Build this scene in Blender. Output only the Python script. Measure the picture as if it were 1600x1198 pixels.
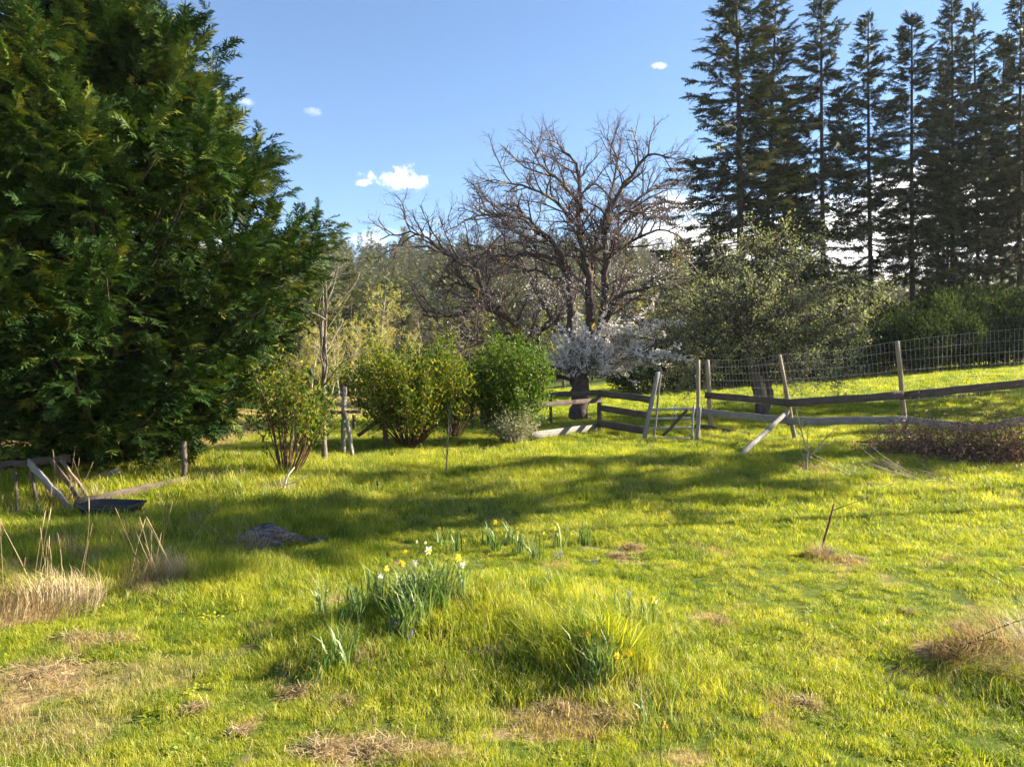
import bpy, math, random
import numpy as np
from mathutils import Vector, Matrix

for o in list(bpy.data.objects):
    bpy.data.objects.remove(o)
SC = bpy.context.scene
COL = SC.collection
RAD = math.radians

# ------------------------------------------------------------------ camera
FPX, HZN, CAMZ = 1142.0, 575.0, 2.3          # focal length and horizon row in 1600 px units, eye height
cam_data = bpy.data.cameras.new("camera")
cam_data.sensor_width = 36.0
cam_data.lens = 36.0 * FPX / 1600.0
cam_data.shift_y = -(599.0 - HZN) / 1600.0
cam_data.clip_start, cam_data.clip_end = 0.05, 5000.0
cam = bpy.data.objects.new("camera", cam_data)
cam.location = (0, 0, CAMZ)
cam.rotation_euler = (RAD(90), 0, 0)
COL.objects.link(cam)
SC.camera = cam

# ------------------------------------------------------------------ sun, sky, exposure
SUN_AZ, SUN_EL = RAD(78), RAD(27)             # azimuth measured from +Y (view axis) towards +X
sdir = Vector((math.sin(SUN_AZ) * math.cos(SUN_EL), math.cos(SUN_AZ) * math.cos(SUN_EL), math.sin(SUN_EL)))
sun_data = bpy.data.lights.new("sun", 'SUN')
sun_data.energy, sun_data.angle, sun_data.color = 5.0, RAD(0.55), (1.0, 0.89, 0.68)
sun = bpy.data.objects.new("sun", sun_data)
sun.rotation_euler = (-sdir).to_track_quat('-Z', 'Y').to_euler()
sun.location = (30, 10, 40)
COL.objects.link(sun)

world = bpy.data.worlds.new("World")
SC.world = world
world.use_nodes = True


class NT:
    """small helper round a node tree"""
    def __init__(self, tree):
        self.t = tree
        tree.nodes.clear()

    def n(self, kind, **kw):
        nd = self.t.nodes.new(kind)
        for k, v in kw.items():
            if k.startswith('i_'):
                key = k[2:]
                key = int(key) if key.isdigit() else key.replace('_', ' ')
                nd.inputs[key].default_value = v
            else:
                setattr(nd, k, v)
        return nd

    def l(self, a, b):
        self.t.links.new(a, b)

    def math(self, op, a, b=None, clamp=False):
        nd = self.n('ShaderNodeMath', operation=op)
        nd.use_clamp = clamp
        for i, v in enumerate((a, b)):
            if v is None:
                continue
            if isinstance(v, (int, float)):
                nd.inputs[i].default_value = v
            else:
                self.l(v, nd.inputs[i])
        return nd.outputs[0]

    def step(self, v, lo, hi):
        nd = self.n('ShaderNodeMapRange', interpolation_type='SMOOTHSTEP')
        nd.inputs['From Min'].default_value = lo
        nd.inputs['From Max'].default_value = hi
        self.l(v, nd.inputs['Value'])
        return nd.outputs[0]

    def ramp(self, fac, stops):
        nd = self.n('ShaderNodeValToRGB')
        el = nd.color_ramp.elements
        while len(el) < len(stops):
            el.new(0.5)
        for e, (p, c) in zip(el, stops):
            e.position = p
            e.color = (*c, 1)
        if fac is not None:
            self.l(fac, nd.inputs[0])
        return nd.outputs[0]

    def mix(self, fac, a, b):
        nd = self.n('ShaderNodeMix', data_type='RGBA')
        for s, v in ((0, fac), (6, a), (7, b)):
            if isinstance(v, (int, float)):
                nd.inputs[s].default_value = v
            elif isinstance(v, tuple):
                nd.inputs[s].default_value = (*v, 1)
            else:
                self.l(v, nd.inputs[s])
        return nd.outputs[2]


def make_world():
    w = NT(world.node_tree)
    out = w.n('ShaderNodeOutputWorld')
    bg = w.n('ShaderNodeBackground', i_Strength=0.055)
    sky = w.n('ShaderNodeTexSky', sky_type='NISHITA')
    sky.sun_disc = False
    sky.sun_elevation, sky.sun_rotation = SUN_EL, SUN_AZ
    sky.air_density, sky.dust_density, sky.ozone_density = 1.0, 0.1, 4.5
    co = w.n('ShaderNodeTexCoord').outputs['Generated']
    sep = w.n('ShaderNodeSeparateXYZ')
    w.l(co, sep.inputs[0])
    x, y, z = sep.outputs
    az = w.math('ARCTAN2', x, y)
    el = w.math('ARCSINE', z)
    nz = w.n('ShaderNodeTexNoise', noise_dimensions='3D', i_Scale=38.0, i_Detail=7.0, i_Roughness=0.62)
    w.l(co, nz.inputs['Vector'])
    # little fair-weather clouds: azimuth, elevation, half width, half height, thickness
    mask = None
    for ca, ce, ra, re, th in ((-.152, .250, .050, .0125, 1.0), (-.146, .260, .020, .013, 1.0), (-.198, .243, .012, .006, .7),
                               (.198, .385, .013, .0045, .38), (-.270, .326, .016, .006, .2),
                               (-.35, .33, .014, .005, .25), (-.105, .196, .016, .005, .25), (.9, .42, .06, .02, .8),
                               (1.6, .36, .07, .02, .8), (-1.1, .33, .06, .018, .8), (2.4, .4, .07, .02, .8), (-2.2, .38, .07, .02, .8)):
        da = w.math('DIVIDE', w.math('SUBTRACT', az, ca), ra)
        de = w.math('DIVIDE', w.math('SUBTRACT', el, ce), re)
        d = w.math('ADD', w.math('MULTIPLY', da, da), w.math('MULTIPLY', de, de))
        v = w.math('ADD', w.math('SUBTRACT', 0.85, d), w.math('MULTIPLY', w.math('SUBTRACT', nz.outputs['Fac'], 0.5), 5.5))
        v = w.math('MULTIPLY', w.step(v, -0.1, 1.35), th)
        mask = v if mask is None else w.math('MAXIMUM', mask, v)
    # bank of low cloud towards the sun side of the horizon
    mp = w.n('ShaderNodeMapping')
    mp.inputs['Scale'].default_value = (1, 1, 3.2)
    mp.inputs['Location'].default_value = (0.3, 0.1, 0.17)
    w.l(co, mp.inputs[0])
    nb = w.n('ShaderNodeTexNoise', i_Scale=4.6, i_Detail=8.0, i_Roughness=0.6)
    w.l(mp.outputs[0], nb.inputs['Vector'])
    b = w.math('ADD', nb.outputs['Fac'], w.math('MULTIPLY', w.step(az, 0.04, 0.22), 0.29))
    b = w.math('SUBTRACT', b, w.math('MULTIPLY', w.step(el, 0.15, 0.34), 0.50))
    bank = w.math('MULTIPLY', w.step(b, 0.56, 0.72), 0.95)
    mask = w.math('MAXIMUM', mask, bank)
    shade = w.ramp(nz.outputs['Fac'], [(0.3, (8.2, 8.0, 8.2)), (0.6, (10.0, 9.6, 9.2))])
    w.l(w.mix(mask, sky.outputs[0], shade), bg.inputs['Color'])
    w.l(bg.outputs[0], out.inputs[0])


make_world()
SC.view_settings.view_transform = 'Standard'
SC.view_settings.look = 'None'
SC.view_settings.exposure = 2.2
SC.view_settings.gamma = 1.0
SC.view_settings.use_curve_mapping = False
SC.render.engine = 'CYCLES'
SC.cycles.max_bounces = 6
SC.cycles.diffuse_bounces = 3
SC.cycles.glossy_bounces = 2
SC.cycles.transmission_bounces = 4
SC.cycles.use_denoising = True
SC.cycles.sample_clamp_indirect = 6.0
SC.cycles.use_adaptive_sampling = True
SC.cycles.adaptive_threshold = 0.02

# ------------------------------------------------------------------ terrain function and pixel helpers
rng = np.random.default_rng(7)


def sstep(a, b, v):
    t = np.clip((np.asarray(v, float) - a) / (b - a), 0, 1)
    return t * t * (3 - 2 * t)


_lat = np.random.default_rng(3).random((256, 256))


def vnoise(x, y, s=1.0, oct=3):
    x = np.asarray(x, float) * s + 91.3
    y = np.asarray(y, float) * s + 47.7
    v, a, tot = 0, 1.0, 0
    for _ in range(oct):
        xi, yi = np.floor(x).astype(int), np.floor(y).astype(int)
        fx, fy = x - xi, y - yi
        fx, fy = fx * fx * (3 - 2 * fx), fy * fy * (3 - 2 * fy)
        g = lambda i, j: _lat[(xi + i) & 255, (yi + j) & 255]
        v = v + a * ((g(0, 0) * (1 - fx) + g(1, 0) * fx) * (1 - fy) + (g(0, 1) * (1 - fx) + g(1, 1) * fx) * fy)
        tot += a
        a *= 0.5
        x, y = x * 2.03 + 5.1, y * 2.03 + 3.7
    return v / tot


MX, MY = -0.15, 6.6                           # the flower mound


def tz(x, y):
    x, y = np.asarray(x, float), np.asarray(y, float)
    z = 0.30 * sstep(8, 24, y)
    sx = np.logaddexp(0, (x - 4) / 2.0) * 2.0
    z = z + 0.078 * np.minimum(sx, 60) * sstep(10, 40, y)
    z = z - 0.5 * sstep(22, 50, y) * sstep(0, -10, x) - 2.0 * sstep(50, 110, y) * sstep(20, -10, x)
    z = z + 0.30 * np.exp(-(((x - MX) / 1.35) ** 2 + ((y - MY) / 0.95) ** 2))
    z = z + 0.05 * (vnoise(x, y, 0.45, 3) - 0.5) * sstep(200, 20, y) + 0.03 * (vnoise(x, y, 1.9, 2) - 0.5) * sstep(40, 10, y)
    return z


def P(px, py, Y):
    return np.array([(px - 800) / FPX * Y, Y, CAMZ - (py - HZN) / FPX * Y])


def G(px, py):
    """ground point seen at a pixel"""
    if py <= HZN + 3:
        raise ValueError
    Y = 3.0
    dx, dz = (px - 800) / FPX, (py - HZN) / FPX
    while Y < 200:
        if CAMZ - dz * Y <= tz(dx * Y, Y):
            break
        Y += 0.04
    return np.array([dx * Y, Y, float(tz(dx * Y, Y))])


def GX(px, Y):
    x = (px - 800) / FPX * Y
    return np.array([x, Y, float(tz(x, Y))])


# ------------------------------------------------------------------ mesh builder
def unit(v):
    v = np.asarray(v, float)
    return v / np.maximum(np.linalg.norm(v, axis=-1, keepdims=True), 1e-9)


def frames(d, up):
    y = unit(d)
    x = np.cross(y, up)
    bad = np.linalg.norm(x, axis=-1) < 1e-4
    if np.any(bad):
        x[bad] = np.cross(y[bad], np.array([1.0, 0.2, 0.1]))
    x = unit(x)
    z = np.cross(x, y)
    return np.stack([x, y, z], axis=-1)       # columns


class MB:
    def __init__(self):
        self.v, self.f3, self.f4, self.r, self.n = [], [], [], [], 0
        self.polys = {}

    def add(self, v, f, rnd=None):
        v = np.asarray(v, float).reshape(-1, 3)
        t3 = [q for q in f if len(q) == 3]
        t4 = [q for q in f if len(q) == 4]
        if t3:
            self.f3.append(np.array(t3) + self.n)
        if t4:
            self.f4.append(np.array(t4) + self.n)
        self.v.append(v)
        self.r.append(np.full(len(v), rng.random() if rnd is None else rnd))
        self.n += len(v)

    def stamp(self, T, pos, fr, sc, rnd=None):
        """copies of template T = (verts, faces) at pos with frames and scales"""
        tv, tf = np.asarray(T[0], float), T[1]
        pos = np.asarray(pos, float)
        N, k = len(pos), len(tv)
        if N == 0:
            return
        sc = np.asarray(sc, float)
        if sc.ndim == 0:
            sc = np.full(N, float(sc))
        if sc.ndim == 1:
            sc = np.repeat(sc[:, None], 3, 1)
        loc = tv[None] * sc[:, None, :]
        w = np.einsum('nij,nkj->nki', fr, loc) + pos[:, None, :]
        off = (np.arange(N) * k + self.n)[:, None, None]
        t3 = np.array([q for q in tf if len(q) == 3], int)
        t4 = np.array([q for q in tf if len(q) == 4], int)
        if len(t3):
            self.f3.append((t3[None] + off).reshape(-1, 3))
        if len(t4):
            self.f4.append((t4[None] + off).reshape(-1, 4))
        self.v.append(w.reshape(-1, 3))
        rnd = rng.random(N) if rnd is None else np.asarray(rnd)
        self.r.append(np.repeat(rnd, k))
        self.n += N * k

    def tube(self, pts, rad, sides=5, rnd=None):
        pts = np.asarray(pts, float)
        rad = np.full(len(pts), float(rad)) if np.ndim(rad) == 0 else np.asarray(rad, float)
        self.polys.setdefault((len(pts), sides), []).append((pts, rad, rng.random() if rnd is None else rnd))

    def _flush(self):
        for (n, s), L in self.polys.items():
            Pn = np.stack([a[0] for a in L])
            R = np.stack([a[1] for a in L])
            rd = np.array([a[2] for a in L])
            N = len(L)
            t = unit(np.gradient(Pn, axis=1))
            ref = np.zeros((N, 3))
            ref[np.arange(N), np.argmin(np.abs(Pn[:, -1] - Pn[:, 0]), axis=1)] = 1
            u = unit(np.cross(t, ref[:, None, :]))
            v = np.cross(t, u)
            a = np.arange(s) * 2 * math.pi / s
            ring = Pn[:, :, None, :] + R[:, :, None, None] * (np.cos(a)[None, None, :, None] * u[:, :, None, :] + np.sin(a)[None, None, :, None] * v[:, :, None, :])
            idx = np.arange(n * s).reshape(n, s)
            q = np.stack([idx[:-1], np.roll(idx, -1, 1)[:-1], np.roll(idx, -1, 1)[1:], idx[1:]], -1).reshape(-1, 4)
            self.f4.append((q[None] + (np.arange(N) * n * s + self.n)[:, None, None]).reshape(-1, 4))
            if s == 4:
                caps = np.array([[3, 2, 1, 0], [(n - 1) * s, (n - 1) * s + 1, (n - 1) * s + 2, (n - 1) * s + 3]])
                self.f4.append((caps[None] + (np.arange(N) * n * s + self.n)[:, None, None]).reshape(-1, 4))
            elif s > 4:
                caps = [[(n - 1) * s, (n - 1) * s + k, (n - 1) * s + k + 1] for k in range(1, s - 1)] + [[0, k + 1, k] for k in range(1, s - 1)]
                self.f3.append((np.array(caps)[None] + (np.arange(N) * n * s + self.n)[:, None, None]).reshape(-1, 3))
            self.v.append(ring.reshape(-1, 3))
            self.r.append(np.repeat(rd, n * s))
            self.n += N * n * s
        self.polys = {}

    def mesh(self, name, origin=(0, 0, 0), smooth=False):
        self._flush()
        me = bpy.data.meshes.new(name)
        v = np.concatenate(self.v) - np.asarray(origin, float)
        f3 = np.concatenate(self.f3) if self.f3 else np.zeros((0, 3), int)
        f4 = np.concatenate(self.f4) if self.f4 else np.zeros((0, 4), int)
        me.vertices.add(len(v))
        me.vertices.foreach_set('co', v.astype(np.float32).ravel())
        nl = f3.size + f4.size
        me.loops.add(nl)
        me.loops.foreach_set('vertex_index', np.concatenate([f3.ravel(), f4.ravel()]).astype(np.int32))
        npoly = len(f3) + len(f4)
        me.polygons.add(npoly)
        st = np.concatenate([np.arange(len(f3)) * 3, len(f3) * 3 + np.arange(len(f4)) * 4]).astype(np.int32)
        me.polygons.foreach_set('loop_start', st)
        if smooth:
            me.polygons.foreach_set('use_smooth', np.ones(npoly, bool))
        at = me.attributes.new('rnd', 'FLOAT', 'POINT')
        at.data.foreach_set('value', np.concatenate(self.r).astype(np.float32))
        me.update(calc_edges=True)
        me.validate()
        return me

    def build(self, name, mat, parent=None, smooth=False, origin=None):
        if origin is None:
            origin = np.array(parent.location) if parent is not None else (0, 0, 0)
            if parent is not None and parent.parent is not None:
                origin = origin + np.array(parent.parent.location)
        o = bpy.data.objects.new(name, self.mesh(name, origin, smooth))
        o.data.materials.append(mat)
        COL.objects.link(o)
        if parent is not None:
            o.parent = parent
        else:
            o.location = origin
        return o


def tag(o, label=None, cat=None, group=None, kind=None):
    for k, v in (('label', label), ('category', cat), ('group', group), ('kind', kind)):
        if v:
            o[k] = v
    return o


def thing(name, loc, label, cat, group=None):
    o = bpy.data.objects.new(name, None)
    o.location = [float(c) for c in loc]
    o.empty_display_size = 0.3
    COL.objects.link(o)
    return tag(o, label, cat, group)


def copy_thing(root, loc, rz=0.0, sc=(1, 1, 1), label=None):
    r = root.copy()
    COL.objects.link(r)
    r.location = [float(c) for c in loc]
    r.rotation_euler = (0, 0, rz)
    r.scale = sc if np.ndim(sc) else (sc, sc, sc)
    if label:
        r['label'] = label
    for ch in list(root.children):
        c = ch.copy()
        COL.objects.link(c)
        c.parent = r
        for g in list(ch.children):
            d = g.copy()
            COL.objects.link(d)
            d.parent = c
    return r


# ------------------------------------------------------------------ materials
def new_mat(name):
    m = bpy.data.materials.new(name)
    m.use_nodes = True
    return m, NT(m.node_tree)


def mat_leaf(name, stops, trans=0.35, tcol=(1.25, 1.2, 0.55), rough=0.55, spec=0.25, instancer=False, dry=None, nscale=0.9):
    m, t = new_mat(name)
    out = t.n('ShaderNodeOutputMaterial')
    at = t.n('ShaderNodeAttribute', attribute_name='rnd')
    fac = at.outputs['Fac']
    if instancer:
        ai = t.n('ShaderNodeAttribute', attribute_name='irnd', attribute_type='INSTANCER')
        fac = t.math('ADD', t.math('MULTIPLY', fac, 0.45), t.math('MULTIPLY', ai.outputs['Fac'], 0.55))
    geo = t.n('ShaderNodeNewGeometry')
    nz = t.n('ShaderNodeTexNoise', i_Scale=nscale, i_Detail=4.0 if instancer else 2.0, i_Roughness=0.7)
    t.l(geo.outputs['Position'], nz.inputs['Vector'])
    fac = t.math('ADD', fac, t.math('MULTIPLY', t.math('SUBTRACT', nz.outputs['Fac'], 0.5), 0.8), clamp=True)
    col = t.ramp(fac, stops)
    if dry:
        ad = t.n('ShaderNodeAttribute', attribute_name='idry', attribute_type='INSTANCER')
        pick = t.step(t.math('ADD', ad.outputs['Fac'], t.math('MULTIPLY', at.outputs['Fac'], 0.6)), 0.65, 0.85)
        dc = t.ramp(at.outputs['Fac'], dry)
        col = t.mix(pick, col, dc)
    bs = t.n('ShaderNodeBsdfPrincipled', i_Roughness=rough)
    bs.inputs['Specular IOR Level'].default_value = spec
    t.l(col, bs.inputs['Base Color'])
    tr = t.n('ShaderNodeBsdfTranslucent')
    mul = t.n('ShaderNodeMix', data_type='RGBA', blend_type='MULTIPLY')
    mul.inputs[0].default_value = 1.0
    t.l(col, mul.inputs[6])
    mul.inputs[7].default_value = (*tcol, 1)
    t.l(mul.outputs[2], tr.inputs[0])
    mx = t.n('ShaderNodeMixShader', i_0=trans)
    t.l(bs.outputs[0], mx.inputs[1])
    t.l(tr.outputs[0], mx.inputs[2])
    t.l(mx.outputs[0], out.inputs[0])
    return m


def mat_rough(name, stops, scale=6.0, stretch=(1, 1, 1), rough=0.9, bump=0.4, dist=0.02, coord='Object', moss=None, spec=0.2):
    m, t = new_mat(name)
    out = t.n('ShaderNodeOutputMaterial')
    tc = t.n('ShaderNodeTexCoord')
    mp = t.n('ShaderNodeMapping')
    mp.inputs['Scale'].default_value = stretch
    t.l(tc.outputs[coord], mp.inputs[0])
    nz = t.n('ShaderNodeTexNoise', i_Scale=scale, i_Detail=6.0, i_Roughness=0.65)
    t.l(mp.outputs[0], nz.inputs['Vector'])
    col = t.ramp(nz.outputs['Fac'], stops)
    if moss:
        n2 = t.n('ShaderNodeTexNoise', i_Scale=moss[1], i_Detail=4.0)
        t.l(tc.outputs[coord], n2.inputs['Vector'])
        col = t.mix(t.step(n2.outputs['Fac'], moss[2], moss[2] + 0.08), col, moss[0])
    bs = t.n('ShaderNodeBsdfPrincipled', i_Roughness=rough)
    bs.inputs['Specular IOR Level'].default_value = spec
    t.l(col, bs.inputs['Base Color'])
    if bump:
        bp = t.n('ShaderNodeBump', i_Strength=bump, i_Distance=dist)
        t.l(nz.outputs['Fac'], bp.inputs['Height'])
        t.l(bp.outputs[0], bs.inputs['Normal'])
    t.l(bs.outputs[0], out.inputs[0])
    return m


M = {}
M['bark_dark'] = mat_rough('bark_dark', [(0.3, (0.018, 0.014, 0.012)), (0.7, (0.075, 0.058, 0.048))], 5, (3, 3, 0.6), bump=0.8, dist=0.05)
M['bark_cherry'] = mat_rough('bark_cherry', [(0.3, (0.028, 0.022, 0.022)), (0.7, (0.11, 0.085, 0.08))], 7, (1, 1, 1), bump=0.7, dist=0.04,
                             moss=((0.34, 0.20, 0.03), 1.6, 0.60))
M['twig_cherry'] = mat_rough('twig_cherry', [(0.3, (0.06, 0.046, 0.048)), (0.7, (0.20, 0.155, 0.15))], 4, bump=0)
M['bark_grey'] = mat_rough('bark_grey', [(0.3, (0.07, 0.055, 0.045)), (0.7, (0.24, 0.20, 0.17))], 9, (1, 1, 0.4), bump=0.6, dist=0.03)
M['bark_apple'] = mat_rough('bark_apple', [(0.3, (0.04, 0.032, 0.028)), (0.7, (0.15, 0.125, 0.11))], 9, (1, 1, 0.4), bump=0.6, dist=0.03)
M['twig_pale'] = mat_rough('twig_pale', [(0.3, (0.22, 0.18, 0.13)), (0.7, (0.42, 0.36, 0.28))], 6, bump=0)
M['stem_red'] = mat_rough('stem_red', [(0.3, (0.06, 0.03, 0.02)), (0.7, (0.16, 0.085, 0.055))], 9, bump=0.2)
M['wood_dark'] = mat_rough('wood_dark', [(0.25, (0.035, 0.026, 0.022)), (0.55, (0.10, 0.077, 0.066)), (0.8, (0.19, 0.155, 0.135))], 5, (0.9, 9, 9), bump=0.7, dist=0.015)
M['wood_grey'] = mat_rough('wood_grey', [(0.25, (0.11, 0.10, 0.095)), (0.55, (0.23, 0.215, 0.205)), (0.8, (0.36, 0.335, 0.31))], 5, (0.9, 9, 9), bump=0.7, dist=0.015)
M['wood_post'] = mat_rough('wood_post', [(0.25, (0.14, 0.105, 0.07)), (0.55, (0.27, 0.215, 0.155)), (0.8, (0.42, 0.36, 0.28))], 5, (0.9, 7, 7), bump=0.7, dist=0.015)
M['driftwood'] = mat_rough('driftwood', [(0.3, (0.025, 0.02, 0.017)), (0.5, (0.13, 0.105, 0.09)), (0.7, (0.34, 0.29, 0.26))], 5, (0.8, 9, 9), bump=1.0, dist=0.03)
M['dead_white'] = mat_rough('dead_white', [(0.3, (0.45, 0.40, 0.34)), (0.7, (0.72, 0.68, 0.6))], 9, bump=0.3)
M['wire'] = mat_rough('wire', [(0.3, (0.30, 0.30, 0.29)), (0.7, (0.50, 0.50, 0.48))], 3, bump=0, rough=0.5, spec=0.5)
M['galv'] = mat_rough('galv', [(0.3, (0.20, 0.21, 0.22)), (0.7, (0.38, 0.39, 0.40))], 7, bump=0.1, rough=0.5, spec=0.5)
M['tub'] = mat_rough('tub', [(0.3, (0.012, 0.014, 0.018)), (0.7, (0.035, 0.038, 0.045))], 9, bump=0.1, rough=0.45, spec=0.5)
M['white_metal'] = mat_rough('white_metal', [(0.3, (0.62, 0.60, 0.58)), (0.7, (0.78, 0.76, 0.74))], 3, bump=0.05, rough=0.5)
M['brass'] = mat_rough('brass', [(0.3, (0.02, 0.02, 0.022)), (0.7, (0.06, 0.06, 0.065))], 9, bump=0, rough=0.5)
M['soil'] = mat_rough('soil', [(0.3, (0.05, 0.035, 0.022)), (0.7, (0.16, 0.11, 0.065))], 25, bump=0.8, dist=0.02)

M['cypress'] = mat_leaf('cypress_leaf', [(0.0, (0.008, 0.024, 0.006)), (0.5, (0.026, 0.058, 0.011)), (0.75, (0.075, 0.11, 0.017)), (1.0, (0.23, 0.225, 0.035))], 0.2, (1.3, 1.25, 0.5), nscale=0.7, spec=.12)
M['fir'] = mat_leaf('fir_needles', [(0.0, (0.012, 0.023, 0.011)), (0.5, (0.032, 0.049, 0.019)), (1.0, (0.095, 0.090, 0.032))], 0.15, nscale=0.25)
M['conifer_far'] = mat_leaf('conifer_far', [(0.0, (0.030, 0.048, 0.020)), (0.5, (0.085, 0.105, 0.036)), (1.0, (0.22, 0.19, 0.058))], 0.2, nscale=0.06)
M['apple'] = mat_leaf('apple_leaf', [(0.0, (0.12, 0.15, 0.08)), (0.5, (0.22, 0.25, 0.13)), (1.0, (0.35, 0.36, 0.18))], 0.36, (1.15, 1.15, 0.6))
M['golden'] = mat_leaf('golden_leaf', [(0.0, (0.030, 0.085, 0.012)), (0.45, (0.085, 0.145, 0.017)), (0.8, (0.18, 0.20, 0.02)), (1.0, (0.32, 0.28, 0.028))], 0.4, (1.25, 1.15, 0.4), spec=.1)
M['green'] = mat_leaf('green_leaf', [(0.0, (0.030, 0.075, 0.008)), (0.6, (0.085, 0.15, 0.014)), (1.0, (0.18, 0.23, 0.025))], 0.4, (1.2, 1.25, 0.4))
M['bud'] = mat_leaf('bud_leaf', [(0.0, (0.20, 0.21, 0.04)), (0.5, (0.37, 0.36, 0.075)), (1.0, (0.55, 0.50, 0.13))], 0.45, (1.15, 1.1, 0.6))
M['budgreen'] = mat_leaf('bud_green', [(0.0, (0.08, 0.11, 0.025)), (0.5, (0.19, 0.21, 0.045)), (1.0, (0.34, 0.33, 0.07))], 0.45, (1.15, 1.1, 0.5))
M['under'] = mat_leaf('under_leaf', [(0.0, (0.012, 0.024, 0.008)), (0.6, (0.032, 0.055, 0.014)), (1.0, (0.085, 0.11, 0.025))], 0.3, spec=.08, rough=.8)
M['petal'] = mat_leaf('cherry_petal', [(0.0, (0.74, 0.70, 0.70)), (1.0, (0.88, 0.86, 0.85))], 0.4, (1, 1, 1))
M['straw'] = mat_leaf('straw', [(0.0, (0.20, 0.135, 0.065)), (0.5, (0.36, 0.27, 0.15)), (1.0, (0.55, 0.45, 0.28))], 0.35, (1.1, 1.0, 0.7))
M['bramble_dry'] = mat_leaf('bramble_dry', [(0.0, (0.11, 0.075, 0.05)), (0.5, (0.27, 0.185, 0.12)), (1.0, (0.48, 0.35, 0.23))], 0.25, (1.1, 0.9, 0.6))
M['strap'] = mat_leaf('daffodil_leaf', [(0.0, (0.07, 0.13, 0.03)), (0.6, (0.15, 0.22, 0.06)), (1.0, (0.32, 0.36, 0.14))], 0.35, (1.1, 1.2, 0.5), rough=0.4, spec=0.4)
M['fl_white'] = mat_leaf('petal_white', [(0.0, (0.74, 0.72, 0.60)), (1.0, (0.84, 0.83, 0.74))], 0.35, (1, 1, 1))
M['fl_yellow'] = mat_leaf('petal_yellow', [(0.0, (0.80, 0.58, 0.03)), (1.0, (0.85, 0.68, 0.08))], 0.35, (1, 1, 0.8))
M['fl_orange'] = mat_leaf('petal_orange', [(0.0, (0.50, 0.26, 0.06)), (1.0, (0.62, 0.36, 0.09))], 0.3, (1, 1, 0.8))
M['fl_blue'] = mat_leaf('petal_blue', [(0.0, (0.10, 0.09, 0.38)), (1.0, (0.26, 0.24, 0.62))], 0.3, (1, 1, 1))
DRY = [(0.0, (0.20, 0.13, 0.06)), (0.5, (0.38, 0.29, 0.15)), (1.0, (0.58, 0.48, 0.28))]
M['grass'] = mat_leaf('grass_blade', [(0.0, (0.045, 0.11, 0.008)), (0.3, (0.155, 0.225, 0.013)), (0.62, (0.38, 0.385, 0.03)), (0.85, (0.55, 0.51, 0.07)), (1.0, (0.68, 0.60, 0.18))],
                      0.5, (1.15, 1.2, 0.35), rough=0.45, spec=0.35, instancer=True, dry=DRY, nscale=0.8)

# ------------------------------------------------------------------ where the ground is dry, how tall the grass grows
_dry = [(70, 1065, .60, .30), (150, 1008, .28, .12), (20, 1110, .25, .12), (560, 1172, .38, .12), (900, 1118, .42, .10), (760, 1024, .22, .07), (470, 1085, .25, .08),
        (990, 858, .16, .14), (965, 872, .14, .12), (575, 1030, .10, .06), (530, 945, .14, .16), (1125, 975, .10, .10), (850, 1150, .35, .06),
        (640, 1185, .35, .08), (1310, 878, .30, .22), (1440, 1010, .2, .2), (1040, 1185, .25, .06), (35, 960, .35, .4), (1260, 1100, .12, .1),
        (700, 1065, .10, .05), (390, 1130, .08, .05), (1015, 1050, .08, .10), (240, 915, .3, .25), (1262, 735, .35, .8)]
DRYP = [(*G(a, b)[:2], c, d) for a, b, c, d in _dry]


def dryness(x, y):
    x, y = np.asarray(x, float), np.asarray(y, float)
    v = np.zeros_like(x + y)
    n = vnoise(x, y, 3.3, 3)
    for cx, cy, rx, ry in DRYP:
        d = ((x - cx) / rx) ** 2 + ((y - cy) / (ry * 1.6)) ** 2
        v = np.maximum(v, np.clip(1.15 - d * 0.9 + (n - 0.5) * 2.0, 0, 1))
    v = np.maximum(v, 0.75 * sstep(0.66, 0.80, vnoise(x + 17, y, 2.6, 3)) * sstep(18, 8, y))
    v = np.maximum(v, 0.55 * sstep(0.60, 0.78, vnoise(x + 57, y + 9, 0.9, 3)) * sstep(10, 4, y))
    # rough dry field behind the shrubs
    v = np.maximum(v, sstep(27, 30, y) * sstep(1.0, -2.5, x) * np.clip(0.75 + (vnoise(x, y, .5, 3) - .5) * 1.5, 0, 1) * sstep(75, 55, y))
    v = np.maximum(v, 0.8 * sstep(17, 20, y) * sstep(-6.8, -8.2, x) * sstep(32, 26, y))
    v = v * (1 - .9 * np.exp(-(((x - 0.55) / .8) ** 2 + ((y - 5.6) / .55) ** 2)) * (y > 4.9))
    return np.clip(v, 0, 1)


LOW = [(*G(a, b)[:2], c) for a, b, c in ((165, 815, .5), (90, 815, .9), (430, 862, .75), (500, 848, .4), (590, 770, .4), (445, 775, .5), (250, 790, .8), (1045, 690, 1.2), (1160, 690, 1.0))]
T1, T2, T3, T4 = G(940, 1060), G(530, 1035), G(770, 960), G(1520, 1060)


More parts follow.
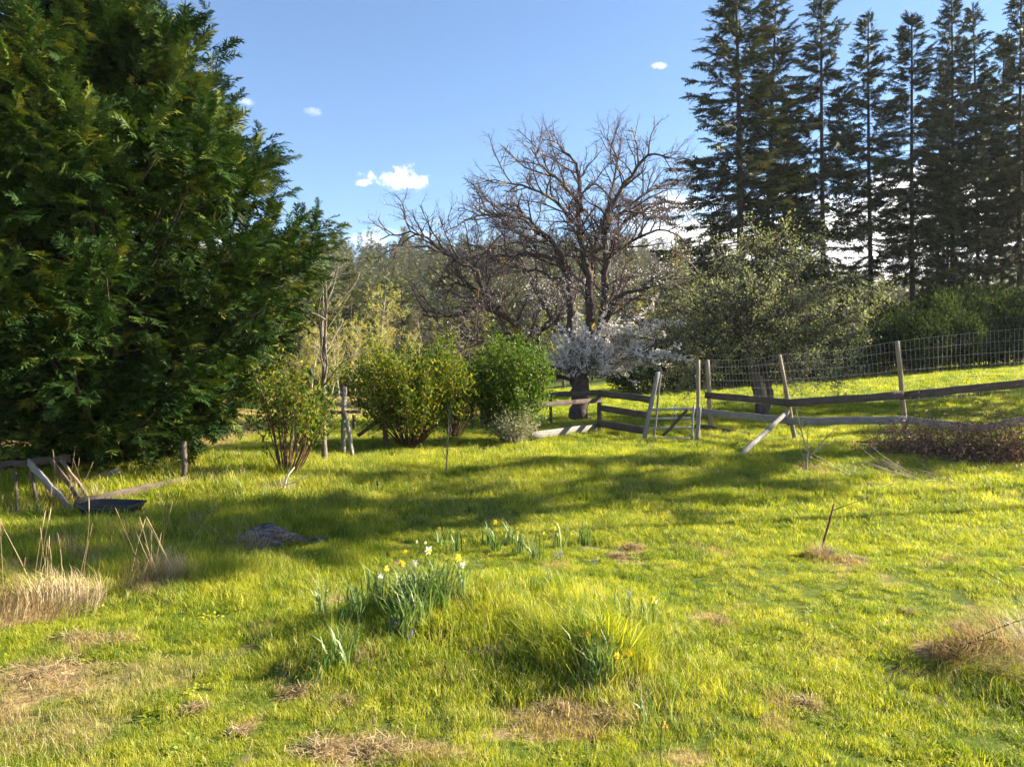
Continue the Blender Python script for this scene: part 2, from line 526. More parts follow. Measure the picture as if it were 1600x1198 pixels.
def grass_h(x, y):
    x, y = np.asarray(x, float), np.asarray(y, float)
    h = 0.030 + 0.024 * vnoise(x, y, 1.1, 2) + 0.032 * sstep(9, 15, y) + 0.04 * vnoise(x + 30, y, .35, 2) * sstep(8, 14, y)
    n = vnoise(x + 5, y + 11, 0.9, 2)
    h = h * (0.55 + 0.95 * vnoise(x + 3, y + 8, 2.7, 2))
    left = sstep(-1.2, -3.2, x + 0.25 * (y - 9) * sstep(9, 16, y)) * sstep(7.0, 8.6, y + 0.2 * x + 1.0) * sstep(19, 15, y)
    h = h + left * (0.07 + 0.15 * n)
    h = h + 0.11 * np.exp(-(((x - T3[0]) / 1.15) ** 2 + ((y - T3[1]) / 0.9) ** 2)) * (0.6 + 0.8 * n)
    h = h + 0.30 * np.exp(-(((x - T1[0]) / 0.50) ** 2 + ((y - T1[1] - .1) / 0.40) ** 2))
    h = h + 0.20 * np.exp(-(((x - T2[0]) / 0.16) ** 2 + ((y - T2[1]) / 0.2) ** 2))
    h = h + 0.18 * np.exp(-(((x - T4[0] - .25) / 0.35) ** 2 + ((y - T4[1] + .25) / 0.25) ** 2))
    for cx, cy, rr in LOW:
        h = h * (1 - .72 * np.exp(-((x - cx) / rr) ** 2 - ((y - cy) / (rr * .8)) ** 2))
    h = h + 0.10 * sstep(26, 29, y) * sstep(2, -2, x) * vnoise(x, y, .4, 2)
    return h


# ------------------------------------------------------------------ ground
def make_ground():
    ys = np.concatenate([np.arange(-6, 3, .5), np.arange(3, 12, 0.07), np.arange(12, 30, 0.2), np.arange(30, 70, .8), np.geomspace(70, 3200, 45)])
    ts = np.concatenate([-np.geomspace(3.2, 0.95, 14), np.linspace(-0.9, 0.9, 221), np.geomspace(0.95, 3.2, 14)])
    Yg, Tg = np.meshgrid(ys, ts, indexing='ij')
    Xg = Tg * (np.abs(Yg) + 2.5)
    Zg = tz(Xg, Yg)
    v = np.stack([Xg, Yg, Zg], -1).reshape(-1, 3)
    n, m = len(ys), len(ts)
    idx = np.arange(n * m).reshape(n, m)
    q = np.stack([idx[:-1, :-1], idx[:-1, 1:], idx[1:, 1:], idx[1:, :-1]], -1).reshape(-1, 4)
    me = bpy.data.meshes.new('ground')
    me.vertices.add(len(v))
    me.vertices.foreach_set('co', v.astype(np.float32).ravel())
    me.loops.add(q.size)
    me.loops.foreach_set('vertex_index', q.ravel().astype(np.int32))
    me.polygons.add(len(q))
    me.polygons.foreach_set('loop_start', (np.arange(len(q)) * 4).astype(np.int32))
    me.polygons.foreach_set('use_smooth', np.ones(len(q), bool))
    at = me.attributes.new('dry', 'FLOAT', 'POINT')
    at.data.foreach_set('value', dryness(v[:, 0], v[:, 1]).astype(np.float32))
    me.update(calc_edges=True)
    o = bpy.data.objects.new('ground', me)
    COL.objects.link(o)
    tag(o, 'gently rising pasture ground under the grass', 'ground', kind='structure')
    mt, t = new_mat('turf')
    out = t.n('ShaderNodeOutputMaterial')
    geo = t.n('ShaderNodeNewGeometry')
    n1 = t.n('ShaderNodeTexNoise', i_Scale=14.0, i_Detail=8.0, i_Roughness=0.7)
    n2 = t.n('ShaderNodeTexNoise', i_Scale=0.5, i_Detail=4.0)
    for nn in (n1, n2):
        t.l(geo.outputs['Position'], nn.inputs['Vector'])
    fac = t.math('ADD', t.math('MULTIPLY', n1.outputs['Fac'], 0.7), t.math('MULTIPLY', n2.outputs['Fac'], 0.3))
    col = t.ramp(fac, [(0.3, (0.030, 0.045, 0.010)), (0.5, (0.075, 0.105, 0.012)), (0.7, (0.15, 0.17, 0.02))])
    dr = t.ramp(n1.outputs['Fac'], [(0.3, (0.10, 0.065, 0.03)), (0.5, (0.27, 0.19, 0.09)), (0.7, (0.46, 0.36, 0.19))])
    ad = t.n('ShaderNodeAttribute', attribute_name='dry')
    col = t.mix(ad.outputs['Fac'], col, dr)
    bs = t.n('ShaderNodeBsdfPrincipled', i_Roughness=0.95)
    bs.inputs['Specular IOR Level'].default_value = 0.1
    t.l(col, bs.inputs['Base Color'])
    bp = t.n('ShaderNodeBump', i_Strength=0.8, i_Distance=0.03)
    t.l(n1.outputs['Fac'], bp.inputs['Height'])
    t.l(bp.outputs[0], bs.inputs['Normal'])
    t.l(bs.outputs[0], out.inputs[0])
    me.materials.append(mt)


make_ground()


# ------------------------------------------------------------------ grass: tuft patches instanced on scattered points
def blades(mb, n, R, H, W, lean=0.5, seed=0, hvar=0.4, base=None):
    """n bent blades on a disc of radius R (or rooted at points base)"""
    r = np.random.default_rng(seed)
    if base is None:
        a, d = r.random(n) * 6.283, np.sqrt(r.random(n)) * R
        base = np.stack([np.cos(a) * d, np.sin(a) * d, np.zeros(n)], -1)
    h = H * (1 - hvar + 2 * hvar * r.random(n)) if np.ndim(H) == 0 else H
    a = r.random(n) * 6.283
    L = lean * (0.3 + r.random(n))
    T = ([(-.5, 0, -.06), (.5, 0, -.06), (-.42, .12, .42), (.42, .12, .42), (-.25, .45, .78), (.25, .45, .78), (0, 1.0, .98)],
         [(0, 1, 3, 2), (2, 3, 5, 4), (4, 5, 6)])
    fr = np.zeros((n, 3, 3))
    tw = a + (r.random(n) - .5) * 1.5
    fr[:, 0, 0], fr[:, 1, 0] = np.cos(tw), np.sin(tw)
    fr[:, 0, 1], fr[:, 1, 1] = -np.sin(a), np.cos(a)
    fr[:, 2, 2] = 1
    w = np.broadcast_to(np.asarray(W, float), (n,)) * (0.7 + 0.6 * r.random(n))
    mb.stamp(T, base, fr, np.stack([w, h * L, h], -1), r.random(n))


def rand_up(n):
    return np.array([0, 0, 1.0]) + rng.normal(size=(n, 3)) * .3


SRC = bpy.data.collections.new('grass_sources')
_src = []
for i in range(4):
    specs = (('a', 125, .13, .055, .0033, .9), ('b', 95, .26, .13, .0078, .75), ('c', 56, .12, .30, .0052, .6), ('d', 90, .50, .15, .016, .6), ('e', 60, .22, .30, .013, .6))
    for nm, n, R, H, W, ln in specs:
        mb = MB()
        blades(mb, n, R, H, W, ln, seed=i * 10 + ord(nm))
        me = mb.mesh('grass_tuft')
        me.materials.append(M['grass'])
        o = bpy.data.objects.new('tuft_%s%d' % (nm, i), me)
        SRC.objects.link(o)
for i in range(2):                            # low broad-leaved weeds
    mb = MB()
    n = 46
    a, d = rng.random(n) * 6.283, np.sqrt(rng.random(n)) * .12
    p = np.stack([np.cos(a) * d, np.sin(a) * d, .008 + .03 * rng.random(n)], -1)
    mb.stamp(([(0, 0, 0), (.36, .35, .05), (.3, .8, .02), (0, 1, -.05), (-.3, .8, .02), (-.36, .35, .05)], [(0, 1, 2, 3), (0, 3, 4, 5)]), p,
             frames(np.stack([np.cos(a), np.sin(a), .1 + .3 * rng.random(n)], -1), rand_up(n)), .018 + .024 * rng.random(n), rng.random(n) * .6)
    me = mb.mesh('weed_rosette')
    me.materials.append(M['grass'])
    SRC.objects.link(bpy.data.objects.new('tuft_w%d' % i, me))
SRC_ORDER = sorted(o.name for o in SRC.objects)


def instancer(name, coll):
    ng = bpy.data.node_groups.new(name, 'GeometryNodeTree')
    ng.interface.new_socket('Geometry', in_out='INPUT', socket_type='NodeSocketGeometry')
    ng.interface.new_socket('Geometry', in_out='OUTPUT', socket_type='NodeSocketGeometry')
    N = ng.nodes
    gi, go = N.new('NodeGroupInput'), N.new('NodeGroupOutput')
    ci = N.new('GeometryNodeCollectionInfo')
    ci.inputs['Collection'].default_value = coll
    ci.inputs['Separate Children'].default_value = True
    ci.inputs['Reset Children'].default_value = True
    ip = N.new('GeometryNodeInstanceOnPoints')
    ip.inputs['Pick Instance'].default_value = True
    for nm, ty, sock in (('idx', 'INT', 'Instance Index'), ('rot', 'FLOAT_VECTOR', 'Rotation'), ('scl', 'FLOAT_VECTOR', 'Scale')):
        na = N.new('GeometryNodeInputNamedAttribute')
        na.data_type = ty
        na.inputs['Name'].default_value = nm
        ng.links.new([s for s in na.outputs if s.enabled and s.name == 'Attribute'][0], ip.inputs[sock])
    ng.links.new(gi.outputs[0], ip.inputs['Points'])
    ng.links.new(ci.outputs[0], ip.inputs['Instance'])
    ng.links.new(ip.outputs[0], go.inputs[0])
    return ng


NG_GRASS = instancer('scatter_grass', SRC)


def scatter(name, ng, pts, idx, rot, scl, dry, label, cat):
    me = bpy.data.meshes.new(name)
    me.vertices.add(len(pts))
    me.vertices.foreach_set('co', pts.astype(np.float32).ravel())
    for nm, ty, key, val in (('idx', 'INT', 'value', idx.astype(np.int32)), ('rot', 'FLOAT_VECTOR', 'vector', rot.astype(np.float32).ravel()),
                             ('scl', 'FLOAT_VECTOR', 'vector', scl.astype(np.float32).ravel()),
                             ('idry', 'FLOAT', 'value', dry.astype(np.float32)), ('irnd', 'FLOAT', 'value', rng.random(len(pts)).astype(np.float32))):
        at = me.attributes.new(nm, ty, 'POINT')
        at.data.foreach_set(key, val)
    me.update()
    o = bpy.data.objects.new(name, me)
    COL.objects.link(o)
    md = o.modifiers.new('scatter', 'NODES')
    md.node_group = ng
    tag(o, label, cat, kind='stuff')
    return o


def wedge(n, y0, y1, t=0.86, extra=1.2):
    y = np.sqrt(rng.random(n) * (y1 ** 2 - y0 ** 2) + y0 ** 2)
    x = (rng.random(n) * 2 - 1) * (t * y + extra)
    return x, y


def tuft_index(kind):
    ids = [i for i, nm in enumerate(SRC_ORDER) if nm.startswith('tuft_' + kind)]
    return lambda n: np.array(ids)[rng.integers(0, len(ids), n)]


PICK = {k: tuft_index(k) for k in 'abcdew'}


def grass_field():
    X, Y, I, S, D = [], [], [], [], []
    for y0, y1, dens, short, long_ in ((2.4, 6.5, 105, 'a', 'c'), (6.5, 11, 75, 'a', 'c'), (9.5, 17, 38, 'b', 'e'), (16, 29, 22, 'b', 'e'), (26, 75, 7, 'd', 'd')):
        area = 0.86 * (y1 ** 2 - y0 ** 2) + 2.4 * (y1 - y0)
        x, y = wedge(int(area * dens), y0, y1)
        if y0 >= 16:
            keep = np.ones(len(x), bool)
        h = grass_h(x, y)
        d = np.maximum(dryness(x, y), (.02 + .30 * vnoise(x + 71, y + 23, .8, 3)) * (y < 26))
        big = h > 0.17
        idx = np.where(big, PICK[long_](len(x)), PICK[short](len(x)))
        weed = (~big) & (vnoise(x + 40, y + 3, 1.3, 2) > .56) & (rng.random(len(x)) < .14) & (y < 16)
        h0 = {'a': .055, 'b': .13, 'c': .30, 'd': .16, 'e': .30}
        s = h / np.where(big, h0[long_], h0[short])
        s = np.clip(s, 0.45, 2.0) * (0.85 + 0.3 * rng.random(len(x)))
        s = np.where(weed, .55 + .4 * rng.random(len(x)), s)
        idx = np.where(weed, PICK['w'](len(x)), idx)
        # thinner where the thatch shows
        keep = rng.random(len(x)) > np.maximum(d - .3, 0) * 0.85 * (y < 25)
        for A, v in ((X, x), (Y, y), (I, idx), (S, s), (D, d)):
            A.append(v[keep])
    X, Y, I, S, D = map(np.concatenate, (X, Y, I, S, D))
    Z = tz(X, Y) - 0.004
    rot = np.stack([rng.normal(size=len(X)) * .16, rng.normal(size=len(X)) * .16, rng.random(len(X)) * 6.283], -1)
    scl = np.stack([np.clip(S, .8, 1.4), np.clip(S, .8, 1.4), S], -1)
    pts = np.stack([X, Y, Z], -1)
    for nm, sel, lab in (('lawn_grass', Y < 17.5, 'bright green mown grass of the lawn with patches of straw'),
                         ('meadow_grass', Y >= 17.5, 'sunlit meadow grass beyond the wooden rail fence')):
        scatter(nm, NG_GRASS, pts[sel], I[sel], rot[sel], scl[sel], D[sel], lab, 'grass')


grass_field()

# ------------------------------------------------------------------ foliage templates (unit size, growing along +Y)
def T_leaf(w=0.5, fold=0.12):
    return ([(0, 0, 0), (w / 2, .45, fold), (0, 1, 0), (-w / 2, .45, fold), (0, .45, 0)], [(0, 1, 4), (1, 2, 4), (2, 3, 4), (3, 0, 4)])


def T_diamond(w=0.55):
    return ([(0, 0, 0), (w / 2, .5, .1), (0, 1, -.05), (-w / 2, .5, .1)], [(0, 1, 2, 3)])


def T_spray(n=5, seed=0, ang=1.0, L0=0.42, w=0.13, droop=0.25):
    """flat conifer branchlet with side twigs"""
    r = np.random.default_rng(seed)
    v, f = [], []

    def tri(p, a, L, w, dz):
        b = len(v)
        d = np.array([math.sin(a), math.cos(a), dz])
        o = np.array([math.cos(a), -math.sin(a), 0]) * w / 2
        p = np.array(p)
        v.extend([p + o, p + d * L, p - o])
        f.append((b, b + 1, b + 2))
    for k in range(n):
        t = 0.08 + 0.85 * k / n
        p = (0, t, -droop * t * t)
        L = L0 * (1 - 0.65 * t)
        for s in (-1, 1):
            tri(p, s * ang * (.8 + .4 * r.random()), L * (.7 + .6 * r.random()), w, -0.15 + .3 * r.random() - droop)
    tri((0, 0, 0), 0, .55, w * .8, -droop * .4)
    tri((0, .5, -droop * .25), 0, .55, w, -droop)
    return v, f


def T_frond(n=6, seed=0):
    """small cypress spray: nodding axis, close forward-pointing side shoots that fork once"""
    r = np.random.default_rng(seed)
    v, f = [], []

    def tri(p, ang, L, w, zt):
        b = len(v)
        d = np.array([math.sin(ang), math.cos(ang), zt])
        o = np.array([math.cos(ang), -math.sin(ang), .25 * r.normal()]) * w / 2
        v.extend([p + o, p + d * L, p - o])
        f.append((b, b + 1, b + 2))
    for k in range(n):
        t = .02 + .86 * k / n
        p = np.array([.06 * math.sin(4 * t + seed), t, .14 * t - .40 * t * t])
        L = .42 * (1 - t) ** .6 * (.7 + .3 * min(1, 5 * t)) + .05
        for s_ in (-1, 1):
            a = s_ * (.50 + .35 * r.random())
            Lk, zt = L * (.7 + .6 * r.random()), -.45 + .5 * r.random()
            tri(p, a, Lk, .085, zt)
            q = p + np.array([math.sin(a), math.cos(a), zt]) * Lk * .4
            tri(q, a + s_ * .55, Lk * .55, .07, zt - .2 + .3 * r.random())
    tri(np.array([0, .0, 0.]), 0, .6, .06, -.05)
    tri(np.array([0, .55, -.04]), 0, .5, .075, -.5)
    return v, f


FRONDS = [T_frond(7, 1), T_frond(7, 2), T_frond(6, 3), T_frond(7, 4)]
SPRAYS = [T_spray(5, 1, droop=.35), T_spray(5, 2, droop=.5), T_spray(4, 3, droop=.25)]


def rand_dirs(n, r=rng):
    v = r.normal(size=(n, 3))
    return unit(v)


# ------------------------------------------------------------------ branching
def curve(p, d, L, n, wander, bend, r):
    pts = [np.array(p, float)]
    d = np.array(d, float)
    for _ in range(n):
        d = unit(d + r.normal(size=3) * wander + np.array([0, 0, bend]))
        pts.append(pts[-1] + d * L / n)
    return np.array(pts), d


def smooth_path(pts, k=4):
    pts = np.asarray(pts, float)
    q = np.vstack([2 * pts[0] - pts[1], pts, 2 * pts[-1] - pts[-2]])
    out = []
    for i in range(1, len(q) - 2):
        for t in np.arange(k) / k:
            out.append(0.5 * ((2 * q[i]) + (q[i + 1] - q[i - 1]) * t + (2 * q[i - 1] - 5 * q[i] + 4 * q[i + 1] - q[i + 2]) * t * t
                              + (3 * q[i] - q[i - 1] - 3 * q[i + 1] + q[i + 2]) * t ** 3))
    out.append(pts[-1])
    return np.array(out)


def side_branches(mb, path, rad, levels, r, tips, t0=0.2, big=None):
    """levels: list of dicts spacing,len,spread,wander,bend,ratio,n,sides applied one after another"""
    if not levels:
        return
    lv, rest = levels[0], levels[1:]
    seg = np.linalg.norm(np.diff(path, axis=0), axis=1)
    cum = np.concatenate([[0], np.cumsum(seg)])
    Ltot = cum[-1]
    s = Ltot * t0 + r.random() * lv['spacing']
    while s < Ltot:
        i = min(np.searchsorted(cum, s) - 1, len(path) - 2)
        i = max(i, 0)
        t = (s - cum[i]) / max(seg[i], 1e-6)
        p = path[i] * (1 - t) + path[i + 1] * t
        d0 = unit(path[i + 1] - path[i])
        side = unit(np.cross(d0, r.normal(size=3)))
        sp = lv['spread'] * (.7 + .6 * r.random())
        d = unit(d0 * math.cos(sp) + side * math.sin(sp) + np.array([0, 0, lv.get('up', 0)]))
        frac = s / Ltot
        L = lv['len'] * (0.55 + 0.9 * r.random()) * (1 - 0.45 * frac)
        pr = np.interp(s, cum, rad) if np.ndim(rad) else rad
        rr = min(pr * .8, lv['rad'] * (.7 + .6 * r.random()))
        pts, de = curve(p, d, L, lv['n'], lv['wander'], lv['bend'], r)
        rads = np.linspace(rr, rr * lv.get('taper', .35), len(pts))
        (big if (big is not None and lv.get('big')) else mb).tube(pts, rads, lv['sides'])
        if tips is not None and lv.get('tip'):
            tips.append((pts, de))
        side_branches(mb, pts, rads, rest, r, tips, 0.15, big)
        s += lv['spacing'] * (0.5 + r.random())


def leaves_on(mb, tips, T, per, size, r, jit=0.05, updir=0.3, t0=0.0):
    pos, dr = [], []
    for pts, de in tips:
        k = max(1, int(per * (.6 + .8 * r.random())))
        t = (t0 + (1 - t0) * r.random(k)) * (len(pts) - 1)
        i = np.minimum(t.astype(int), len(pts) - 2)
        f = (t - i)[:, None]
        pos.append(pts[i] * (1 - f) + pts[i + 1] * f + r.normal(size=(k, 3)) * jit)
        dr.append(np.repeat(de[None], k, 0) * .5 + r.normal(size=(k, 3)) * .7 + np.array([0, 0, updir]))
    if not pos:
        return
    pos, dr = np.concatenate(pos), np.concatenate(dr)
    n = len(pos)
    mb.stamp(T, pos, frames(dr, rand_dirs(n, r) + np.array([0, 0, .6])), size * (.6 + .8 * r.random(n)), r.random(n))

# ------------------------------------------------------------------ the big cypress at the edge of the lawn
def make_cypress():
    r = np.random.default_rng(11)
    base = GX(172, 15.2)
    root = thing('cypress_tree', base, 'huge dense cypress with feathery drooping green sprays above leaning old planks', 'tree')
    tr, limb, cr = MB(), MB(), MB()
    zr = np.array([0.7, 1.05, 1.5, 2.3, 3.2, 4.2, 5.5, 6.5, 7.3, 8.3, 9.3, 10.0, 11.0, 11.8])
    rr = np.array([1.1, 1.7, 2.6, 3.7, 4.0, 4.15, 4.0, 3.3, 2.5, 1.2, 0.45, 0.3, 0.2, 0.1])
    stems = [((0, 0), (-1.0, .1), 11.0, .27), ((-.35, .25), (-2.2, .9), 10.4, .2), ((.3, .2), (.6, .7), 8.0, .17)]
    for (x0, y0), (x1, y1), H, R in stems:
        t = np.linspace(0, 1, 9)
        pts = np.stack([x0 + (x1 - x0) * t ** .8, y0 + (y1 - y0) * t, -.15 + (H + .15) * t], -1) + base
        pts[1:] += r.normal(size=(8, 3)) * .04
        tr.tube(pts, R * np.linspace(1.15, .12, 9) ** .9, 8)
    pos, dr, sc, up, cl = [], [], [], [], []
    N = 380
    for k in range(N):
        # tip on the envelope, limb rising from the trunk
        zt = 0.95 + 10.8 * (k + r.random()) / N
        a = r.random() * 6.283
        R = np.interp(zt, zr, rr) * (0.60 + 0.46 * r.random() ** .8)
        st = stems[r.choice(3, p=[.5, .28, .22])]
        tip = np.array([math.cos(a) * R - .11 * max(0, zt - 4.5), math.sin(a) * R, zt])
        lead = r.random() < .16
        if lead:
            tip[:2] *= .82
            tip[2] += .5 + .8 * r.random()
        z0 = max(0.25, zt - R * (0.20 + .36 * r.random()))
        f = min(z0 / st[2], .95)
        p0 = np.array([st[0][0] + (st[1][0] - st[0][0]) * f, st[0][1] + (st[1][1] - st[0][1]) * f, z0])
        mid = (p0 + tip) / 2 + np.array([0, 0, -0.10 * R + .2 * r.normal()]) + r.normal(size=3) * .22
        path = smooth_path(np.array([p0, mid, tip]) + base, 4)
        L = np.linalg.norm(tip - p0)
        limb.tube(path, np.linspace(0.018 + 0.011 * L, .006, len(path)), 5)
        # foliage in layered clumps: one at the tip, smaller ones along the outer limb
        outd = unit(tip - p0)
        for cc, (t, cs) in enumerate(((1.0, 1.0), (.80, .8), (.6, .75), (.4, .6))):
            if cc == 3 and r.random() < .3:
                continue
            q = min(int(t * (len(path) - 1)), len(path) - 1)
            c = path[q] + r.normal(size=3) * .16
            m = int((24, 23, 18, 11)[cc] * (.7 + .6 * r.random()))
            off = rand_dirs(m, r) * (.35 + .65 * r.random((m, 1)) ** .5)
            ax = np.array([.62, .62, .26]) * cs * (.75 + .5 * r.random())
            pp = c + off * ax
            dd = unit(off * np.array([1, 1, .5])) * .8 + outd * .75 + r.normal(size=(m, 3)) * .22 + np.array([0, 0, .75 if lead else -.06])
            pos.append(pp)
            dr.append(dd)
            cl.append(np.full(m, .28 + .42 * r.random()))
            sc.append((.28 + .28 * r.random(m)) * (1.25 if cc == 0 and lead else 1.0))
            up.append(np.array([0, 0, 1.0]) + r.normal(size=(m, 3)) * .4)
        # feathery shoots that carry on past the clump and sweep upward
        for w in range(3 if lead else 2):
            sh, _ = curve(tip + base + r.normal(size=3) * .2, outd + r.normal(size=3) * .35 + np.array([0, 0, .9 if lead else .15]), .6 + .5 * r.random(), 7, .10, .05, r)
            limb.tube(sh, np.linspace(.007, .003, 8), 3)
            dd0 = unit(np.gradient(sh, axis=0))
            for sg in (-1, 1):
                sd = unit(np.cross(dd0, [0, 0, 1.0])) * sg
                m = len(sh)
                pos.append(sh)
                dr.append(dd0 * .9 + sd * .55 + r.normal(size=(m, 3)) * .18)
                cl.append(np.full(m, .3 + .45 * r.random()))
                sc.append(np.linspace(.42, .24, m) * (.8 + .4 * r.random(m)))
                up.append(np.array([0, 0, 1.0]) + r.normal(size=(m, 3)) * .35)
    pos, dr, sc, up = map(np.concatenate, (pos, dr, sc, up))
    print('cypress plumes', len(pos))
    cl = np.concatenate(cl)
    ch = r.integers(0, 4, len(pos))
    for k in range(4):
        s = ch == k
        cr.stamp(FRONDS[k], pos[s], frames(dr[s], up[s]), sc[s], np.clip(cl[s] + r.normal(size=s.sum()) * .16, 0, 1))
    cr.build('crown', M['cypress'], root)
    tr.build('trunk', M['bark_dark'], root, True)
    limb.build('limbs', M['bark_dark'], root, True)


make_cypress()


# ------------------------------------------------------------------ firs
def fir_meshes(seed, H=30.0, z0=6.0, R=3.8, spacing=.42, per=6, density=1.35, gap=.22, spr=1.0, trunk=.19, low=0.55, sides3=3):
    r = np.random.default_rng(seed)
    tr, cr, lb = MB(), MB(), MB()
    t = np.linspace(0, 1, 10)
    pts = np.stack([.25 * np.sin(2.2 * t + seed) * t, .2 * np.cos(1.7 * t + seed) * t, -.3 + (H + .3) * t], -1)
    tr.tube(pts, trunk * (1.12 - t) ** .85 + .015, 7)
    pos, dr, sc, up = [], [], [], []
    z = z0
    while z < H - .15:
        u = (z - z0) / (H - z0)
        prof = (1 - u) ** .78 * (low + (1 - low) * min(1, u * 3.2)) if u > 0 else .3
        for k in range(per):
            if r.random() < gap:
                continue
            a = r.random() * 6.283
            L = (R * prof * (.45 + .8 * r.random())) + .25
            el = -0.18 + 0.75 * u ** 1.5 + .17 * r.normal()
            d = np.array([math.cos(a) * math.cos(el), math.sin(a) * math.cos(el), math.sin(el)])
            p0 = np.array([np.interp(z, pts[:, 2], pts[:, 0]), np.interp(z, pts[:, 2], pts[:, 1]), z + r.normal() * .1])
            q = np.linspace(0, 1, 5)[:, None]
            path = p0 + d * L * q + np.array([0, 0, 1]) * (-.10 * L * q + .14 * L * q ** 2.5)
            lb.tube(path, np.linspace(.035 * (1 - u) + .012, .006, 5), sides3)
            m = max(3, int(density * (.62 + .45 * min(1, u * 2)) * (3 + 3.6 * L)))
            tt = .14 + .88 * r.random(m) ** .85
            for x in tt:
                i = min(int(min(x, .999) * 4), 3)
                f = min(x, 1) * 4 - i
                p = path[i] * (1 - f) + path[i + 1] * f
                d0 = unit(path[i + 1] - path[i])
                s = np.cross(d0, [0, 0, 1]) * r.choice([-1, 1])
                pos.append(p)
                dr.append(d0 + s * (.3 + .9 * r.random() * (1.1 - x)) + np.array([0, 0, -.15 + .32 * r.normal()]))
                sc.append(spr * (.55 + .6 * r.random()) * (.62 + .38 * prof))
        z += spacing * (.7 + .6 * r.random())
    # dead stubs on the bare lower trunk
    for k in range(16):
        zz = z0 * (.25 + .75 * r.random())
        a = r.random() * 6.283
        path, _ = curve((0, 0, zz), (math.cos(a), math.sin(a), -.15), .6 + 1.3 * r.random(), 3, .15, -.03, r)
        lb.tube(path, np.linspace(.025, .006, 4), 3)
    # leader
    for k in range(7):
        pos.append(np.array(pts[-1]) - np.array([0, 0, .12 * k]))
        dr.append(np.array([r.normal() * .4, r.normal() * .4, 1.0]))
        sc.append(.45)
    pos, dr, sc = map(np.array, (pos, dr, sc))
    up = np.array([0, 0, 1.0]) + r.normal(size=(len(pos), 3)) * .7
    ch = r.integers(0, 3, len(pos))
    for k in range(3):
        s = ch == k
        cr.stamp(SPRAYS[k], pos[s], frames(dr[s], up[s]), sc[s], r.random(s.sum()))
    return tr, lb, cr


def fir_thing(name, loc, meshes, label, cat, group, mat=None, bark=None):
    root = thing(name, loc, label, cat, group)
    tr, lb, cr = meshes
    for key, val in lb.polys.items():          # limbs grow out of the trunk: one wooden body
        tr.polys.setdefault(key, []).extend(val)
    for part, mb, mt, sm in (('trunk', tr, bark or M['bark_dark'], True), ('crown', cr, mat or M['fir'], False)):
        o = bpy.data.objects.new(part, mb.mesh(part, (0, 0, 0), sm))
        o.data.materials.append(mt)
        COL.objects.link(o)
        o.parent = root
    return root


FIRG = 'tall firs along the top of the meadow'
protos = []
# px of trunk, row of the top, depth, prototype, width factor
FIRS = [(1156, -22, 50, 0, 1.35), (1193, -12, 53, 1, 1.0), (1290, -30, 51, 2, 1.0), (1363, 26, 54, 3, .95), (1428, 22, 52, 1, .95), (1461, 105, 57, 3, .7),
        (1487, 2, 54, 0, .85), (1531, 8, 56, 2, .8), (1592, -8, 53, 1, 1.0), (1236, 170, 60, 3, .6), (1480, 80, 60, 3, .6), (1566, 60, 60, 3, .75), (1612, 20, 58, 0, .9)]
FIRLAB = {0: 'tallest fir with long low limbs reaching toward the bare blossoming tree', 1: 'tall narrow fir tucked close behind the long-limbed one',
          2: 'tall fir with sparse hooked top standing above the leafy apple tree', 3: 'slim pale-topped fir shorter than its neighbours in the fir row'}
for i, (px, row, Y, pk, wf) in enumerate(FIRS):
    loc = GX(px, Y)
    H = CAMZ + (HZN - row) / FPX * Y - loc[2]
    lab = FIRLAB.get(i, 'tall dark fir with bare lower trunk in the row above the meadow')
    while len(protos) <= pk:
        k = len(protos)
        ms = fir_meshes(20 + k, 30.0, (4.5, 7.5, 6.5, 8.5)[k], (5.0, 4.3, 4.6, 3.9)[k], gap=(.28, .25, .32, .32)[k], spacing=(.36, .36, .38, .40)[k])
        protos.append(ms)
    key = 'p%d' % pk
    if key not in M:
        root = fir_thing('fir_tree', loc, protos[pk], lab, 'tree', FIRG)
        M[key] = root
        root.scale = (wf, wf, H / 30.0)
        root.rotation_euler = (RAD(.8), RAD(-.9), 2.1 * i)
    else:
        c = copy_thing(M[key], loc, 2.1 * i, (wf, wf, H / 30.0), lab)
        c.rotation_euler = (RAD(1.4 * math.sin(i * 2.3)), RAD(1.4 * math.cos(i * 1.7)), 2.1 * i)

# ------------------------------------------------------------------ hill and the woods on it
def hill_z(x, y):
    ridge = 53 * sstep(130, 430, y) * (1 - 0.62 * sstep(40, 190, x)) * (1 - .25 * sstep(-120, -330, x))
    return ridge + 7 * (vnoise(x, y, .012, 3) - .5) * sstep(130, 300, y) - 2.6


